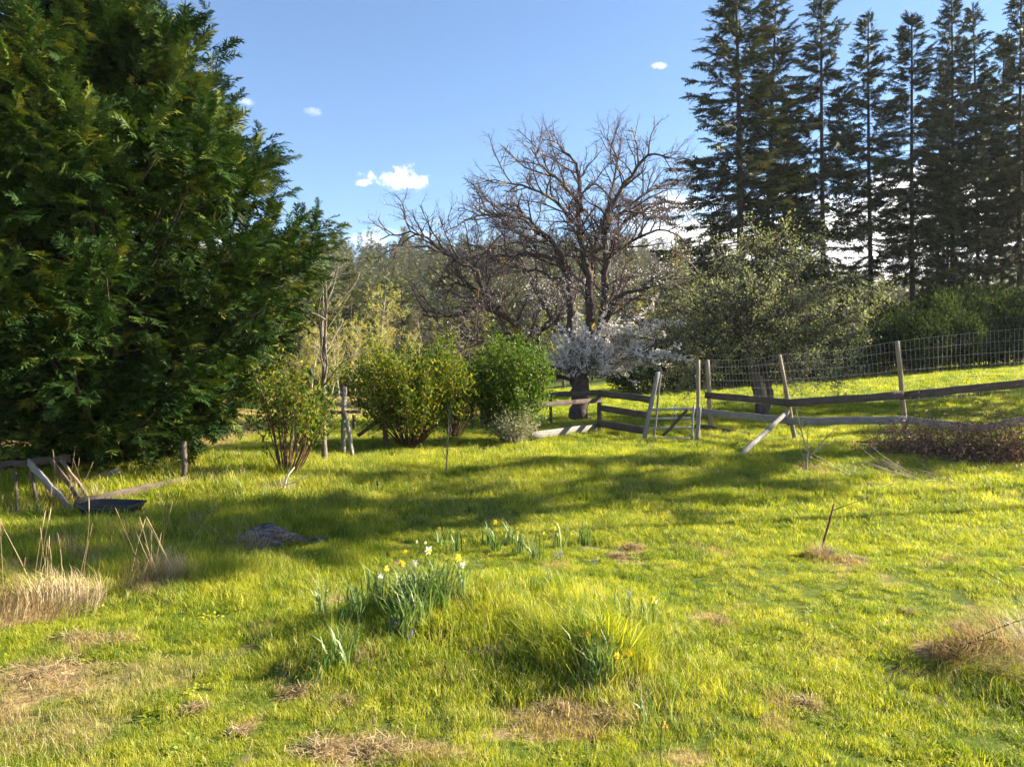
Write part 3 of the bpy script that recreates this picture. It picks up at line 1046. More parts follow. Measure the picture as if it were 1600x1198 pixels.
def make_hill():
    xs, ys = np.linspace(-620, 640, 127), np.linspace(112, 760, 66)
    Xg, Yg = np.meshgrid(xs, ys, indexing='ij')
    Z = hill_z(Xg, Yg) - 30 * sstep(480, 760, Yg)
    v = np.stack([Xg, Yg, Z], -1).reshape(-1, 3)
    idx = np.arange(len(v)).reshape(Xg.shape)
    q = np.stack([idx[:-1, :-1], idx[1:, :-1], idx[1:, 1:], idx[:-1, 1:]], -1).reshape(-1, 4)
    mb = MB()
    mb.v, mb.f4, mb.r, mb.n = [v], [q], [np.zeros(len(v))], len(v)
    o = mb.build('hill', mat_rough('hill_ground', [(0.3, (0.05, 0.055, 0.025)), (0.7, (0.11, 0.10, 0.05))], .3, bump=0), None, True)
    tag(o, 'long wooded hill rising behind the pasture', 'hill', kind='structure')
    # woods: small conifers and a few paler broadleaf crowns, too many to count
    src = bpy.data.collections.new('wood_sources')
    for k in range(4):
        tr, lb, cr = fir_meshes(60 + k, 18.0, 1.5, 3.2, spacing=.75, per=6, density=.6, gap=.08, spr=1.7, trunk=.2, low=.9)
        me = cr.mesh('far_conifer')
        me.materials.append(M['conifer_far'])
        src.objects.link(bpy.data.objects.new('far_tree_%d' % k, me))
    for k in range(2):
        r = np.random.default_rng(70 + k)
        mb = MB()
        n = 900
        c = rand_dirs(n, r) * (r.random((n, 1)) ** .4) * np.array([3.2, 3.2, 5.0]) + np.array([0, 0, 7.0])
        mb.stamp(T_diamond(.7), c, frames(rand_dirs(n, r), rand_dirs(n, r)), .7 + .8 * r.random(n))
        me = mb.mesh('far_broadleaf')
        me.materials.append(M['budgreen'] if k else M['bud'])
        src.objects.link(bpy.data.objects.new('far_tree_%d' % (4 + k), me))
    ng = instancer('scatter_wood', src)
    n = 5200
    y = 135 + 330 * rng.random(n) ** 1.1
    x = (rng.random(n) * 2 - 1) * (y * .78 + 30) - 15
    pts = np.stack([x, y, hill_z(x, y) - .4], -1)
    bl = rng.random(n) < .14 * (y < 300) + .03
    idx = np.where(bl, 4 + rng.integers(0, 2, n), rng.integers(0, 4, n))
    s = .75 + .55 * rng.random(n)
    rot = np.stack([0 * x, 0 * x, rng.random(n) * 6.28], -1)
    scatter('hillside_forest', ng, pts, idx, rot, np.stack([s, s, s * (.85 + .4 * rng.random(n))], -1), 0 * x,
            'mixed conifer forest covering the distant hill', 'forest')


make_hill()


# ------------------------------------------------------------------ broadleaf trees of the middle distance
def leafy_meshes(seed, H, spread, leafsize, per, dens=1.0, multi=1):
    r = np.random.default_rng(seed)
    tr, lb, cr = MB(), MB(), MB()
    tips = []
    for k in range(multi):
        a = r.random() * 6.28
        off = np.array([math.cos(a), math.sin(a), 0]) * (.25 * (multi > 1))
        pts, d = curve(off - np.array([0, 0, .2]), off * .6 + np.array([0, 0, 1]), H * (1 - .15 * k / multi), 8, .06, .05, r)
        rad = np.linspace(.014 * H / multi ** .5, .012, 9)
        tr.tube(pts, rad, 6)
        lv = [dict(spacing=H * .035 / dens, len=H * spread, spread=.85, wander=.12, bend=.05, rad=.05, n=4, sides=3),
              dict(spacing=.34, len=H * spread * .33, spread=.8, wander=.15, bend=.03, rad=.022, n=3, sides=3, tip=True)]
        side_branches(lb, pts, rad, lv, r, tips, .22)
    leaves_on(cr, tips, T_diamond(.6), per, leafsize, r, .10)
    return tr, lb, cr


kinds = {
    'alder': ('slender alder hazed with pale yellow catkins beside the dry field', M['bud'], M['twig_pale'], leafy_meshes(81, 11, .22, .15, 14, dens=1.8)),
    'alder2': ('slender alder hazed with pale yellow catkins beside the dry field', M['bud'], M['twig_pale'], leafy_meshes(82, 11, .24, .15, 12, dens=1.5, multi=2)),
    'green': ('budding broadleaf tree with yellow-green young leaves behind the shrubs', M['budgreen'], M['bark_grey'], leafy_meshes(83, 11, .28, .19, 9, dens=1.3)),
    'grey': ('leafless grey broadleaf tree among the yellow alders', M['bramble_dry'], M['bark_grey'], leafy_meshes(84, 11, .28, .11, 3, dens=1.8)),
    'conifer': ('dark conifer standing in the wood behind the alders', M['conifer_far'], M['bark_dark'], fir_meshes(91, 18.0, 1.0, 4.0, spacing=.45, per=6, density=1.1, spr=1.25, low=.95, trunk=.22)),
    'conifer2': ('dark conifer standing in the wood behind the alders', M['conifer_far'], M['bark_dark'], fir_meshes(92, 18.0, 1.5, 3.4, spacing=.5, per=6, density=1.1, spr=1.2, low=.9, trunk=.2)),
}
MIDH = {'alder': 11, 'alder2': 11, 'green': 11, 'grey': 11, 'conifer': 18, 'conifer2': 18}
# px, row of the top, depth, kind, width factor
MID = [(486, 488, 46, 'alder', 1), (512, 470, 52, 'alder2', 1), (530, 520, 44, 'alder', .9), (552, 500, 50, 'alder2', 1.1), (583, 452, 56, 'alder', 1.2), (600, 500, 50, 'alder2', .9),
       (455, 500, 50, 'alder2', 1), (428, 520, 47, 'alder', 1), (395, 510, 52, 'alder2', 1.1), (355, 530, 48, 'green', 1), (300, 520, 54, 'alder', 1.2), (240, 540, 48, 'green', 1.2),
       (180, 530, 54, 'alder2', 1.3), (120, 540, 50, 'green', 1.2), (60, 520, 56, 'alder', 1.3), (10, 540, 50, 'green', 1.2),
       (622, 490, 58, 'grey', 1.2), (655, 485, 62, 'grey', 1.3), (690, 500, 56, 'green', 1), (640, 520, 52, 'alder', .9), (730, 505, 60, 'green', 1.1), (765, 490, 66, 'green', 1.2),
       (800, 520, 56, 'green', 1), (840, 480, 64, 'green', 1.2), (880, 440, 70, 'green', 1.3), (920, 490, 62, 'grey', 1.1), (955, 500, 60, 'green', 1), (705, 540, 50, 'green', 1), (760, 560, 48, 'green', 1.1),
       (850, 560, 48, 'green', 1.1), (985, 470, 58, 'alder', 1.1), (1020, 490, 55, 'green', 1.1), (1055, 500, 52, 'alder2', 1.1),
       (520, 440, 88, 'conifer', 1), (548, 418, 84, 'conifer', 1.1), (566, 455, 80, 'conifer2', 1), (600, 440, 92, 'conifer2', 1), (630, 438, 82, 'conifer', 1.1), (660, 460, 96, 'conifer2', 1),
       (700, 465, 100, 'conifer2', 1), (745, 455, 104, 'conifer', 1), (790, 470, 98, 'conifer2', 1), (835, 460, 108, 'conifer', 1), (880, 455, 100, 'conifer2', 1), (925, 460, 104, 'conifer', 1),
       (970, 430, 96, 'conifer2', 1), (1010, 440, 100, 'conifer', 1), (480, 415, 92, 'conifer2', 1), (440, 400, 96, 'conifer', 1)]
for i, (px, row, Y, kd, wf) in enumerate(MID):
    if not kd.startswith('con') and px < 970:
        Y = 24 + Y * .9                       # beyond the reach of the firs' shade
    loc = GX(px, Y)
    H = CAMZ + (HZN - row) / FPX * Y - loc[2]
    lab, mt, bk, ms = kinds[kd]
    nm = 'conifer_tree' if kd.startswith('con') else 'broadleaf_tree'
    s = H / MIDH[kd]
    key = 'mid_' + kd
    grp = 'trees of the wood behind the pasture'
    if key not in M:
        root = fir_thing(nm, loc, ms, lab, 'tree', grp, mt, bk)
        M[key] = root
        root.scale = (s * wf, s * wf, s)
    else:
        copy_thing(M[key], loc, 1.7 * i, (s * wf, s * wf, s), lab)


# ------------------------------------------------------------------ undergrowth along the foot of the firs
def bush_meshes(seed, n=3000, leaf=.16):
    r = np.random.default_rng(seed)
    st, cr = MB(), MB()
    lumps = [(r.normal() * .5, r.normal() * .5, .45 + .4 * r.random(), .38 + .25 * r.random()) for _ in range(9)]
    pos = []
    for x, y, z, R in lumps:
        m = n // 9
        pos.append(np.array([x, y, z]) + rand_dirs(m, r) * R * (.55 + .5 * r.random((m, 1))))
        for k in range(5):
            e = np.array([x, y, z]) + rand_dirs(1, r)[0] * R * .7
            q = np.array([[x * .15, y * .15, -.05], [x * .6, y * .6, z * .5], e])
            st.tube(smooth_path(q, 3), np.linspace(.018, .004, 7), 3)
    pos = np.concatenate(pos)
    pos[:, 2] = np.abs(pos[:, 2])
    pos += r.normal(size=pos.shape) * .05
    n = len(pos)
    cr.stamp(T_diamond(.6), pos, frames(rand_dirs(n, r), rand_dirs(n, r)), leaf * (.5 + .7 * r.random(n)))
    return st, cr


def bush_thing(loc, ms, mat, label, sc, rz=0, group=None, stem=None):
    root = thing('bush', loc, label, 'bush', group)
    for nm, mb, mt in (('stems', ms[0], stem or M['stem_red']), ('foliage', ms[1], mat)):
        o = bpy.data.objects.new(nm, mb.mesh(nm))
        o.data.materials.append(mt)
        COL.objects.link(o)
        o.parent = root
    root.scale = sc
    root.rotation_euler = (0, 0, rz)
    return root


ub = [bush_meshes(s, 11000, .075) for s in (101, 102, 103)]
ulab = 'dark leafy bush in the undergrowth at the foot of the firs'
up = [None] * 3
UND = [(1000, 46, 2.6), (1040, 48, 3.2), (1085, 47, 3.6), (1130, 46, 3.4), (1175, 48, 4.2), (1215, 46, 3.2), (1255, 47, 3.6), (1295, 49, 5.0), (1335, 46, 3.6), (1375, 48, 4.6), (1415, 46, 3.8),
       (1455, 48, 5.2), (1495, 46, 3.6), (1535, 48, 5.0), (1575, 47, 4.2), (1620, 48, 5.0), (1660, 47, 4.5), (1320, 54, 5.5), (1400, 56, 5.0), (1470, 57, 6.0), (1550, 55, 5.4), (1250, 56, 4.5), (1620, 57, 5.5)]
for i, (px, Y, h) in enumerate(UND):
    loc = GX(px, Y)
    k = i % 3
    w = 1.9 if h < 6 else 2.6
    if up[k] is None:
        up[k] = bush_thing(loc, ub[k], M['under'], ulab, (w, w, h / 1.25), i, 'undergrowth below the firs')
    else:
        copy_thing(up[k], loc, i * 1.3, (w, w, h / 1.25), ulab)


# ------------------------------------------------------------------ bare blossoming cherry behind the fence
def make_cherry():
    r = np.random.default_rng(5)
    Y0 = 27.0
    base = GX(907, Y0)
    root = thing('cherry_tree', base, 'old spreading tree of tangled bare twigs with white blossom round its trunk', 'tree')
    tr, tw, bl = MB(), MB(), MB()
    limbs = [
        ([(907, 672), (906, 640), (907, 612), (905, 582)], (0, 0), .34, .27),
        ([(905, 590), (880, 584), (848, 576), (814, 536), (802, 505), (772, 486), (749, 479), (706, 490), (664, 494)], (0, -3.0), .20, .03),
        ([(768, 484), (764, 470), (756, 452), (745, 425), (726, 409), (695, 394), (660, 363), (626, 363), (595, 373)], (-2.0, -3.5), .085, .012),
        ([(903, 590), (895, 563), (893, 505), (893, 448), (887, 425), (856, 375), (825, 344), (800, 318)], (0, 1.5), .20, .03),
        ([(888, 430), (870, 412), (848, 402), (810, 400), (772, 402), (705, 408)], (.8, -1.5), .09, .02),
        ([(893, 530), (875, 508), (856, 490), (838, 455), (825, 429), (795, 395)], (.3, 2.5), .09, .02),
        ([(907, 585), (914, 563), (921, 505), (921, 429), (910, 371), (908, 300), (896, 258), (878, 232)], (0, -.6), .18, .02),
        ([(908, 585), (933, 544), (946, 486), (946, 410), (944, 352), (975, 287), (1017, 244), (1046, 243)], (0, -2.0), .16, .015),
        ([(938, 520), (955, 485), (971, 463), (1017, 444), (1060, 425)], (-.3, -2.8), .10, .02),
        ([(946, 430), (955, 385), (971, 352), (1010, 321), (1060, 310)], (0, 2.2), .09, .02),
        ([(921, 440), (932, 380), (950, 320), (960, 260), (950, 215)], (-.2, 2.5), .09, .015),
        ([(910, 330), (885, 290), (850, 262), (830, 235)], (-.4, -2.0), .06, .012),
        ([(856, 375), (830, 380), (790, 350), (765, 320)], (1.0, 3.0), .06, .012),
        ([(848, 578), (838, 540), (846, 520), (862, 500), (850, 470)], (-.4, -1.6), .07, .015),
        ([(940, 500), (985, 470), (1030, 470), (1075, 480)], (-.4, 2.5), .08, .015),
        ([(856, 375), (815, 345), (770, 335), (725, 345), (695, 365)], (1.0, -1.5), .055, .012),
        ([(893, 448), (850, 425), (800, 415), (755, 385), (725, 375)], (.6, 3.0), .06, .012),
        ([(946, 410), (985, 375), (1035, 362), (1085, 385)], (0, -1.0), .06, .012),
        ([(921, 429), (900, 355), (860, 305), (805, 285), (770, 290)], (0, -2.8), .07, .012),
        ([(944, 352), (990, 315), (1035, 290), (1065, 285)], (-.8, 1.0), .05, .012),
        ([(772, 486), (745, 455), (705, 440), (670, 450)], (-1.7, -.5), .05, .012),
        ([(814, 536), (790, 520), (760, 530), (735, 525), (718, 512)], (-1.2, -3.8), .05, .012),
    ]
    lv = [dict(spacing=.25, len=2.1, spread=.9, wander=.17, bend=.03, up=.15, rad=.035, n=6, sides=4, big=True),
          dict(spacing=.15, len=.8, spread=.8, wander=.22, bend=.03, rad=.018, n=4, sides=3),
          dict(spacing=.12, len=.27, spread=.8, wander=.2, bend=.05, rad=.013, n=2, sides=3, tip=True, taper=.6)]
    tips = []
    for k, (pp, (d0, d1), r0, r1) in enumerate(limbs):
        n = len(pp)
        pts = np.array([P(a, b, Y0 + d0 + (d1 - d0) * i / (n - 1)) for i, (a, b) in enumerate(pp)])
        if k == 0:
            pts[0, 2] = base[2] - .1
        pts[1:] += r.normal(size=(n - 1, 3)) * .05
        path = smooth_path(pts, 4)
        path[1:-1] += r.normal(size=(len(path) - 2, 3)) * .03
        rad = np.linspace(r0 * (1.2 if k else 1), r1 * 1.3, len(path)) * (1 + .08 * r.normal(size=len(path)))
        if k == 0:
            rad[:4] *= np.array([1.5, 1.25, 1.1, 1.03])
        tr.tube(path, rad, 8)
        if k > 0:
            side_branches(tw, path, rad, lv, r, tips, .28 if r0 > .12 else .08, tr)
    # suckers and blossom round the fork
    sp = []
    for k in range(150):
        a = P(870 + 95 * r.random(), 555 + 40 * r.random(), Y0 + r.normal() * .5)
        d = unit(np.array([r.normal() * .8 + .25, r.normal(), .35 + .6 * r.random()]))
        pts, de = curve(a, d, .9 + 1.3 * r.random(), 5, .15, .03, r)
        tw.tube(pts, np.linspace(.016, .006, 6), 3)
        sp.append((pts, de))
        side_branches(tw, pts, np.linspace(.014, .006, 6), lv[2:], r, sp, .1)
    for k in range(40):
        a = P(930 + 60 * r.random(), 500 + 70 * r.random(), Y0 + r.normal() * .9)
        pts, de = curve(a, unit(np.array([.9, r.normal() * .7, .25 * r.normal()])), 1.2 + 1.2 * r.random(), 5, .12, -.01, r)
        tw.tube(pts, np.linspace(.016, .006, 6), 3)
        sp.append((pts, de))
        side_branches(tw, pts, np.linspace(.014, .006, 6), lv[2:], r, sp, .1)
    print('cherry tips', len(tips), len(sp))
    T = ([(0, 0, 0), (.5, .5, .15), (0, .35, .05), (-.5, .5, .15), (.1, -.55, .1), (-.45, -.3, .2)], [(0, 1, 2), (0, 2, 3), (0, 3, 5), (0, 4, 1)])
    leaves_on(bl, sp, T, 9, .065, r, .025)
    near = [t for t in tips if t[0][0][2] < base[2] + 5.5 and abs(t[0][0][0] - base[0] - .5) < 2.6]
    leaves_on(bl, near, T, 1.3, .05, r, .02)
    leaves_on(bl, [t for t in tips if r.random() < .22 and t[0][0][2] < base[2] + 7.5], T, 1.2, .04, r, .015)
    tr.build('trunk', M['bark_cherry'], root, True)
    tw.build('twigs', M['twig_cherry'], root)
    bl.build('blossom', M['petal'], root)


make_cherry()


# ------------------------------------------------------------------ leafy apple tree in the meadow
def make_apple():
    r = np.random.default_rng(9)
    Y0 = 26.5
    base = GX(1192, Y0)
    root = thing('apple_tree', base, 'broad low apple tree with grey twigs and small pale green leaves', 'tree')
    tr, tw, lf = MB(), MB(), MB()
    limbs = [
        ([(1194, 652), (1186, 610), (1178, 580), (1172, 540)], (0, 0), .26, .19),
        ([(1190, 650), (1203, 622), (1198, 590), (1190, 560)], (.3, .5), .15, .10),
        ([(1174, 560), (1168, 500), (1172, 450), (1180, 405), (1185, 372)], (0, 0), .16, .02),
        ([(1174, 545), (1140, 500), (1110, 460), (1085, 420), (1060, 395)], (0, -1.5), .11, .02),
        ([(1176, 550), (1210, 500), (1235, 450), (1255, 415), (1272, 392)], (0, 1.0), .11, .02),
        ([(1175, 556), (1220, 520), (1270, 495), (1320, 480), (1370, 478)], (0, -2.0), .11, .015),
        ([(1180, 575), (1230, 550), (1290, 535), (1340, 520)], (0, 2.0), .09, .015),
        ([(1174, 556), (1130, 540), (1080, 530), (1030, 535), (1000, 560)], (0, -1.2), .11, .015),
        ([(1172, 530), (1120, 520), (1070, 490), (1035, 470)], (0, 2.2), .09, .015),
        ([(1172, 500), (1150, 450), (1130, 400), (1125, 375)], (0, 1.5), .08, .015),
        ([(1172, 510), (1200, 450), (1215, 400), (1215, 372)], (0, -1.8), .08, .015),
        ([(1176, 560), (1150, 545), (1110, 560), (1070, 590)], (0, -2.2), .07, .012),
        ([(1180, 570), (1200, 545), (1230, 560), (1260, 585)], (0, -2.2), .07, .012),
        ([(1176, 555), (1215, 535), (1265, 520), (1315, 505), (1355, 500)], (0, -3.0), .09, .012),
        ([(1174, 540), (1225, 490), (1280, 455), (1320, 435)], (0, -.5), .09, .012),
        ([(1172, 535), (1125, 495), (1075, 455), (1040, 440)], (0, -2.6), .09, .012),
        ([(1174, 556), (1125, 555), (1075, 565), (1035, 580)], (0, 1.5), .08, .012),
        ([(1180, 570), (1235, 570), (1290, 565), (1330, 560)], (0, -1.0), .07, .012),
        ([(1172, 540), (1180, 500), (1190, 470), (1200, 450)], (0, -3.0), .09, .015),
        ([(1172, 540), (1160, 510), (1150, 480), (1145, 450)], (0, -3.2), .09, .015),
    ]
    lv = [dict(spacing=.26, len=1.7, spread=.9, wander=.2, bend=-.01, rad=.03, n=6, sides=4, big=True),
          dict(spacing=.13, len=.7, spread=.9, wander=.25, bend=0.0, rad=.014, n=3, sides=3, tip=True),
          dict(spacing=.19, len=.22, spread=.9, wander=.2, bend=.05, rad=.008, n=2, sides=3, tip=True, taper=.6)]
    tips = []
    for k, (pp, (d0, d1), r0, r1) in enumerate(limbs):
        n = len(pp)
        pts = np.array([P(a, b, Y0 + d0 + (d1 - d0) * i / (n - 1)) for i, (a, b) in enumerate(pp)])
        if k < 2:
            pts[0, 2] = base[2] - .1
        path = smooth_path(pts, 4)
        path[1:-1] += r.normal(size=(len(path) - 2, 3)) * .04
        rad = np.linspace(r0, r1, len(path))
        tr.tube(path, rad, 8)
        if k > 1:
            side_branches(tw, path, rad, lv, r, tips, .2, tr)
    print('apple tips', len(tips))
    leaves_on(lf, tips, T_diamond(.55), 3.7, .082, r, .07, .5)
    tr.build('trunk', M['bark_apple'], root, True)
    tw.build('twigs', M['bark_apple'], root)
    lf.build('leaves', M['apple'], root)


make_apple()


# ------------------------------------------------------------------ garden shrubs with fanned stems
def shrub(name, px, py, label, mat, stemmat, w, h, zc, n_stem, leaves, leafsize, seed, bare=.32, spread=1.0, yel=None):
    r = np.random.default_rng(seed)
    base = G(px, py)
    root = thing(name, base, label, 'shrub')
    st, lf = MB(), MB()
    tips = []
    for k in range(n_stem):
        a = r.random() * 6.283
        q = math.sqrt(r.random())
        e = np.array([math.cos(a) * w * .5 * q, math.sin(a) * w * .45 * q, h * (1 - .35 * q * q) * (.70 + .36 * r.random() + .22 * (r.random() < .15))])
        b = np.array([math.cos(a), math.sin(a), 0]) * .12 * r.random()
        m = b * .3 + e * np.array([.42, .42, .36]) + r.normal(size=3) * .05
        path = smooth_path(np.array([b - [0, 0, .06], m, e]) + base, 4)
        st.tube(path, np.linspace(.02, .005, len(path)), 4)
        lv = [dict(spacing=.17, len=.55, spread=.75, wander=.2, bend=.05, rad=.007, n=3, sides=3, tip=True)]
        side_branches(st, path, np.linspace(.018, .005, len(path)), lv, r, tips, bare)
        tips.append((path[-4:], unit(path[-1] - path[-3])))
    leaves_on(lf, tips, T_leaf(.5), leaves * 2.3, leafsize, r, .10, .3)
    st.build('stems', stemmat, root)
    lf.build('leaves', mat, root)
    return root


shrub('spirea_shrub', 640, 700, 'rounded golden-green shrub on fanned red-brown stems', M['golden'], M['stem_red'], 3.9, 2.75, 1.6, 75, 10, .085, 31)
shrub('laurel_shrub', 795, 692, 'bright green leafy bush against the broken rail fence', M['green'], M['stem_red'], 2.6, 2.8, 1.5, 60, 13, .085, 32, bare=.2)
shrub('forsythia_shrub', 447, 748, 'loose yellow-green bush with spindly bare base beside the cypress', M['golden'], M['stem_red'], 1.75, 2.35, 1.4, 30, 9, .08, 33, bare=.52)
shrub('spirea_shrub', 708, 688, 'small golden shrub of bare reddish stems leaning on the rounded shrub', M['golden'], M['stem_red'], 1.5, 2.3, 1.4, 30, 7, .08, 34, bare=.4)
shrub('rose_shrub', 806, 696, 'low twiggy dull shrub at the foot of the bright green bush', M['apple'], M['twig_pale'], 1.5, .9, .5, 45, 5, .055, 35, bare=.25)

# ------------------------------------------------------------------ trees outside the picture on the sun side, whose shade lies on the lawn
CASTG = 'firs beside the lawn on the sunny side'
cm = fir_meshes(120, 15.0, 8.3, 2.2, spacing=.44, per=6, density=1.35, gap=.2, spr=.9, low=.75, trunk=.085)  # unseen trees; trunk made extra thin so its shadow line stays faint
caster = None
for i, (x, y, s, h) in enumerate([(20.5, 16.9, .95, 1.0), (15.4, 14.4, .95, 1.0), (12.6, 12.5, .8, .95), (27.0, 20.6, 1.1, 1.05), (32.5, 31.0, 1.5, 1.1), (31.5, 35.0, 1.4, 1.1)]):
    loc = np.array([x, y, float(tz(x, y))])
    if caster is None:
        caster = fir_thing('fir_tree', loc, cm, 'slim high-crowned fir shading the lawn from beyond the bramble pile', 'tree', CASTG)
        caster.scale = (s, s, h)
    else:
        copy_thing(caster, loc, i * 1.1, (s, s, h))

cm = fir_meshes(121, 15.0, 3.6, 2.7, spacing=.42, per=6, density=1.4, gap=.18, spr=.9, low=.8, trunk=.17)
low = None
for i, (x, y, s, h) in enumerate([(28.0, 27.5, 1.0, .72), (27.5, 31.2, 1.05, .76), (29.5, 24.6, .9, .66)]):
    loc = np.array([x, y, float(tz(x, y))])
    if low is None:
        low = fir_thing('fir_tree', loc, cm, 'young full-skirted fir shading the meadow beyond the rail fence', 'tree', CASTG)
        low.scale = (s, s, h)
    else:
        copy_thing(low, loc, i * 1.4, (s, s, h))


# ------------------------------------------------------------------ boards, poles
def board(name, p0, p1, w, t, mat, parent=None, seed=0, roll=None, segs=7, wob=.006, pole=False, taper=1.0):
    """weathered board (w high, t thick) or round pole from p0 to p1 in world space, mesh along local X"""
    r = np.random.default_rng(seed + 500)
    p0, p1 = Vector([float(c) for c in p0]), Vector([float(c) for c in p1])
    d = p1 - p0
    L = d.length
    xs = np.linspace(0, L, segs + 1)
    mb = MB()
    ring = 8 if not pole else 9
    V, F = [], []
    for i, x in enumerate(xs):
        oy, oz = r.normal() * wob, r.normal() * wob
        k = 1 + (taper - 1) * i / segs
        if pole:
            for j in range(ring):
                a = j * 2 * math.pi / ring
                rr = w / 2 * k * (1 + .07 * r.normal())
                V.append((x, oy + rr * math.cos(a), oz + rr * math.sin(a)))
        else:
            c = min(w, t) * .16
            hw, ht = w / 2 * k * (1 + .03 * r.normal()), t / 2
            for (a, b) in ((-ht, -hw + c), (-ht + c, -hw), (ht - c, -hw), (ht, -hw + c), (ht, hw - c), (ht - c, hw), (-ht + c, hw), (-ht, hw - c)):
                V.append((x + (r.normal() * .008 if i in (0, segs) else 0), a + oy, b + oz))
    for i in range(segs):
        for j in range(ring):
            a, b = i * ring + j, i * ring + (j + 1) % ring
            F.append((a, a + ring, b + ring, b))
    for s in (0, segs):
        b = s * ring
        for j in range(1, ring - 1):
            F.append((b, b + j, b + j + 1) if s == 0 else (b, b + j + 1, b + j))
    mb.add(V, F)
    o = bpy.data.objects.new(name, mb.mesh(name, (0, 0, 0), pole))
    o.data.materials.append(mat)
    COL.objects.link(o)
    xa = d.normalized()
    up = Vector((0, 0, 1)) if abs(xa.z) < .93 else Vector((0, 1, 0))
    ya = up.cross(xa).normalized()
    za = xa.cross(ya)
    R = Matrix((xa, ya, za)).transposed().to_4x4()
    if roll:
        R = R @ Matrix.Rotation(roll, 4, 'X')
    off = Vector((0, 0, 0))
    if parent is not None:
        o.parent = parent
        off = parent.location.copy()
    o.matrix_local = Matrix.Translation(p0 - off) @ R
    return o


def at_depth(px, py, Y):
    return P(px, py, Y)


# ------------------------------------------------------------------ rail fence running up the meadow, with wire above
def fence_right():
    B, C, D = G(1111, 672), G(1245, 690), G(1418, 693)
    YB, YC, YD = B[1], C[1], D[1]
    YE = YD - (YC - YD) * 1.05
    E = GX(1622, YE)
    root = thing('rail_fence', C, 'dark wooden rail fence with wire mesh above, running from the gate across the meadow', 'fence')
    posts = {}
    for nm, b, (tx, ty), Y, w in (('A', G(1091, 684), (1091, 562), G(1091, 684)[1], .12), ('B', B, (1105, 562), YB, .12), ('C', C, (1218, 554), YC, .12), ('D', D, (1402, 533), YD, .13), ('E', E, (1612, 512), YE, .13)):
        top = at_depth(tx, ty, Y)
        posts[nm] = (b, top)
        board('post', b - [0, 0, .25], top, w * 1.05, w, M['wood_post'], root, seed=ord(nm), pole=(nm != 'B'), taper=.85, wob=.004)
    dy = -.085                                   # rails are nailed to the near side of the posts

    def rail(a, b, Ya, Yb, seed, w=.20, mat='wood_dark'):
        board('rail', at_depth(*a, Ya + dy), at_depth(*b, Yb + dy), w, .045, M[mat], root, seed=seed, wob=.007)
    rail((1102, 617), (1234, 629), YB, YC, 1)
    rail((1228, 630), (1413, 617), YC - .05, YD - .05, 2)
    rail((1405, 618), (1620, 597), YD, YE, 3)
    rail((1086, 643), (1238, 657), YB, YC, 4, mat='wood_grey')
    rail((1230, 658), (1416, 656), YC - .05, YD - .05, 5, mat='wood_grey')
    rail((1408, 656), (1530, 669), YD, (YD + YE) / 2, 6, mat='wood_grey')
    rail((1524, 670), (1622, 653), (YD + YE) / 2 - .05, YE, 7, mat='wood_grey')
    rail((1086, 667), (1188, 684), YB, (YB + YC) / 2, 8)
    rail((1180, 684), (1242, 689), (YB + YC) / 2 - .05, YC, 9, .12)
    rail((1236, 690), (1424, 693), YC, YD, 10, .10)
    # woven wire from rail to post tops
    wm = MB()
    r = np.random.default_rng(4)
    seq = [('B', 'C', 11), ('C', 'D', 14), ('D', 'E', 15)]
    for a, b, n in seq:
        (ab, at_), (bb, bt) = posts[a], posts[b]

        def pt(u, v):
            lo = ab + (at_ - ab) * .42
            lo2 = bb + (bt - bb) * .42
            q0 = lo + (at_ - lo) * v
            q1 = lo2 + (bt - lo2) * v
            sag = -.07 * math.sin(math.pi * u) * (v ** 2) if a != 'D' else .02 * math.sin(math.pi * u)
            lean = (.10 if a != 'D' else .16) * v * v * math.sin(math.pi * min(1, u * 1.2) if u < .8 else 1)
            return q0 + (q1 - q0) * u + np.array([0, .08 - lean, sag])
        for j in range(7):
            wm.tube([pt(u, j / 6) for u in np.linspace(0, 1, 13)], .0024, 3)
        for i in range(n * 2 + 1):
            u = i / (n * 2)
            wm.tube([pt(u, v) for v in np.linspace(0, 1, 5)], .0020, 3)
    wm.build('wire_mesh', M['wire'], root)
    # leaning brace pole
    p1 = board('brace_pole', G(1151, 718) + [0, 0, .03], at_depth(1231, 643, YC - .18), .13, .13, M['wood_grey'], None, seed=77, pole=True, taper=.9)
    tag(p1, 'grey round pole leaning from the grass against the rail fence', 'pole')


fence_right()


def fence_left():
    A, Bc = G(829, 690), G(937, 674)
    root = thing('rail_fence', A, 'low broken rail fence with a corner post in front of the bare blossoming tree', 'fence')
    YA, YB = A[1], Bc[1]
    Cc = G(1012, 684)
    YC = Cc[1]
    dy = -.07

    def post(b, top, Y, s, w=.12):
        board('post', b - [0, 0, .25], at_depth(*top, Y), w, w, M['wood_dark'], root, seed=s)

    def rail(a, b, Ya, Yb, s, w=.19, mat='wood_dark'):
        board('rail', at_depth(*a, Ya + dy), at_depth(*b, Yb + dy), w, .045, M[mat], root, seed=s, wob=.007)
    post(A, (828, 628), YA, 21)
    post(Bc, (937, 609), YB, 22, .14)
    post(GX(861, YB + 2.5), (860, 615), YB + 2.5, 23, .1)
    rail((826, 634), (940, 625), YA, YB, 24, .14)
    rail((830, 680), (932, 668), YA - .1, YB - .1, 25, .20, 'wood_grey')
    rail((855, 617), (941, 613), YB + 2.4, YB + .2, 26, .16)
    rail((936, 614), (1016, 624), YB, YC, 27, .20)
    rail((938, 637), (1014, 649), YB - .03, YC, 28, .19)
    rail((933, 661), (1010, 673), YB - .1, YC, 29, .22)
    board('strut', at_depth(832, 650, YA - .1), G(842, 688), .09, .04, M['wood_dark'], root, seed=30)


fence_left()


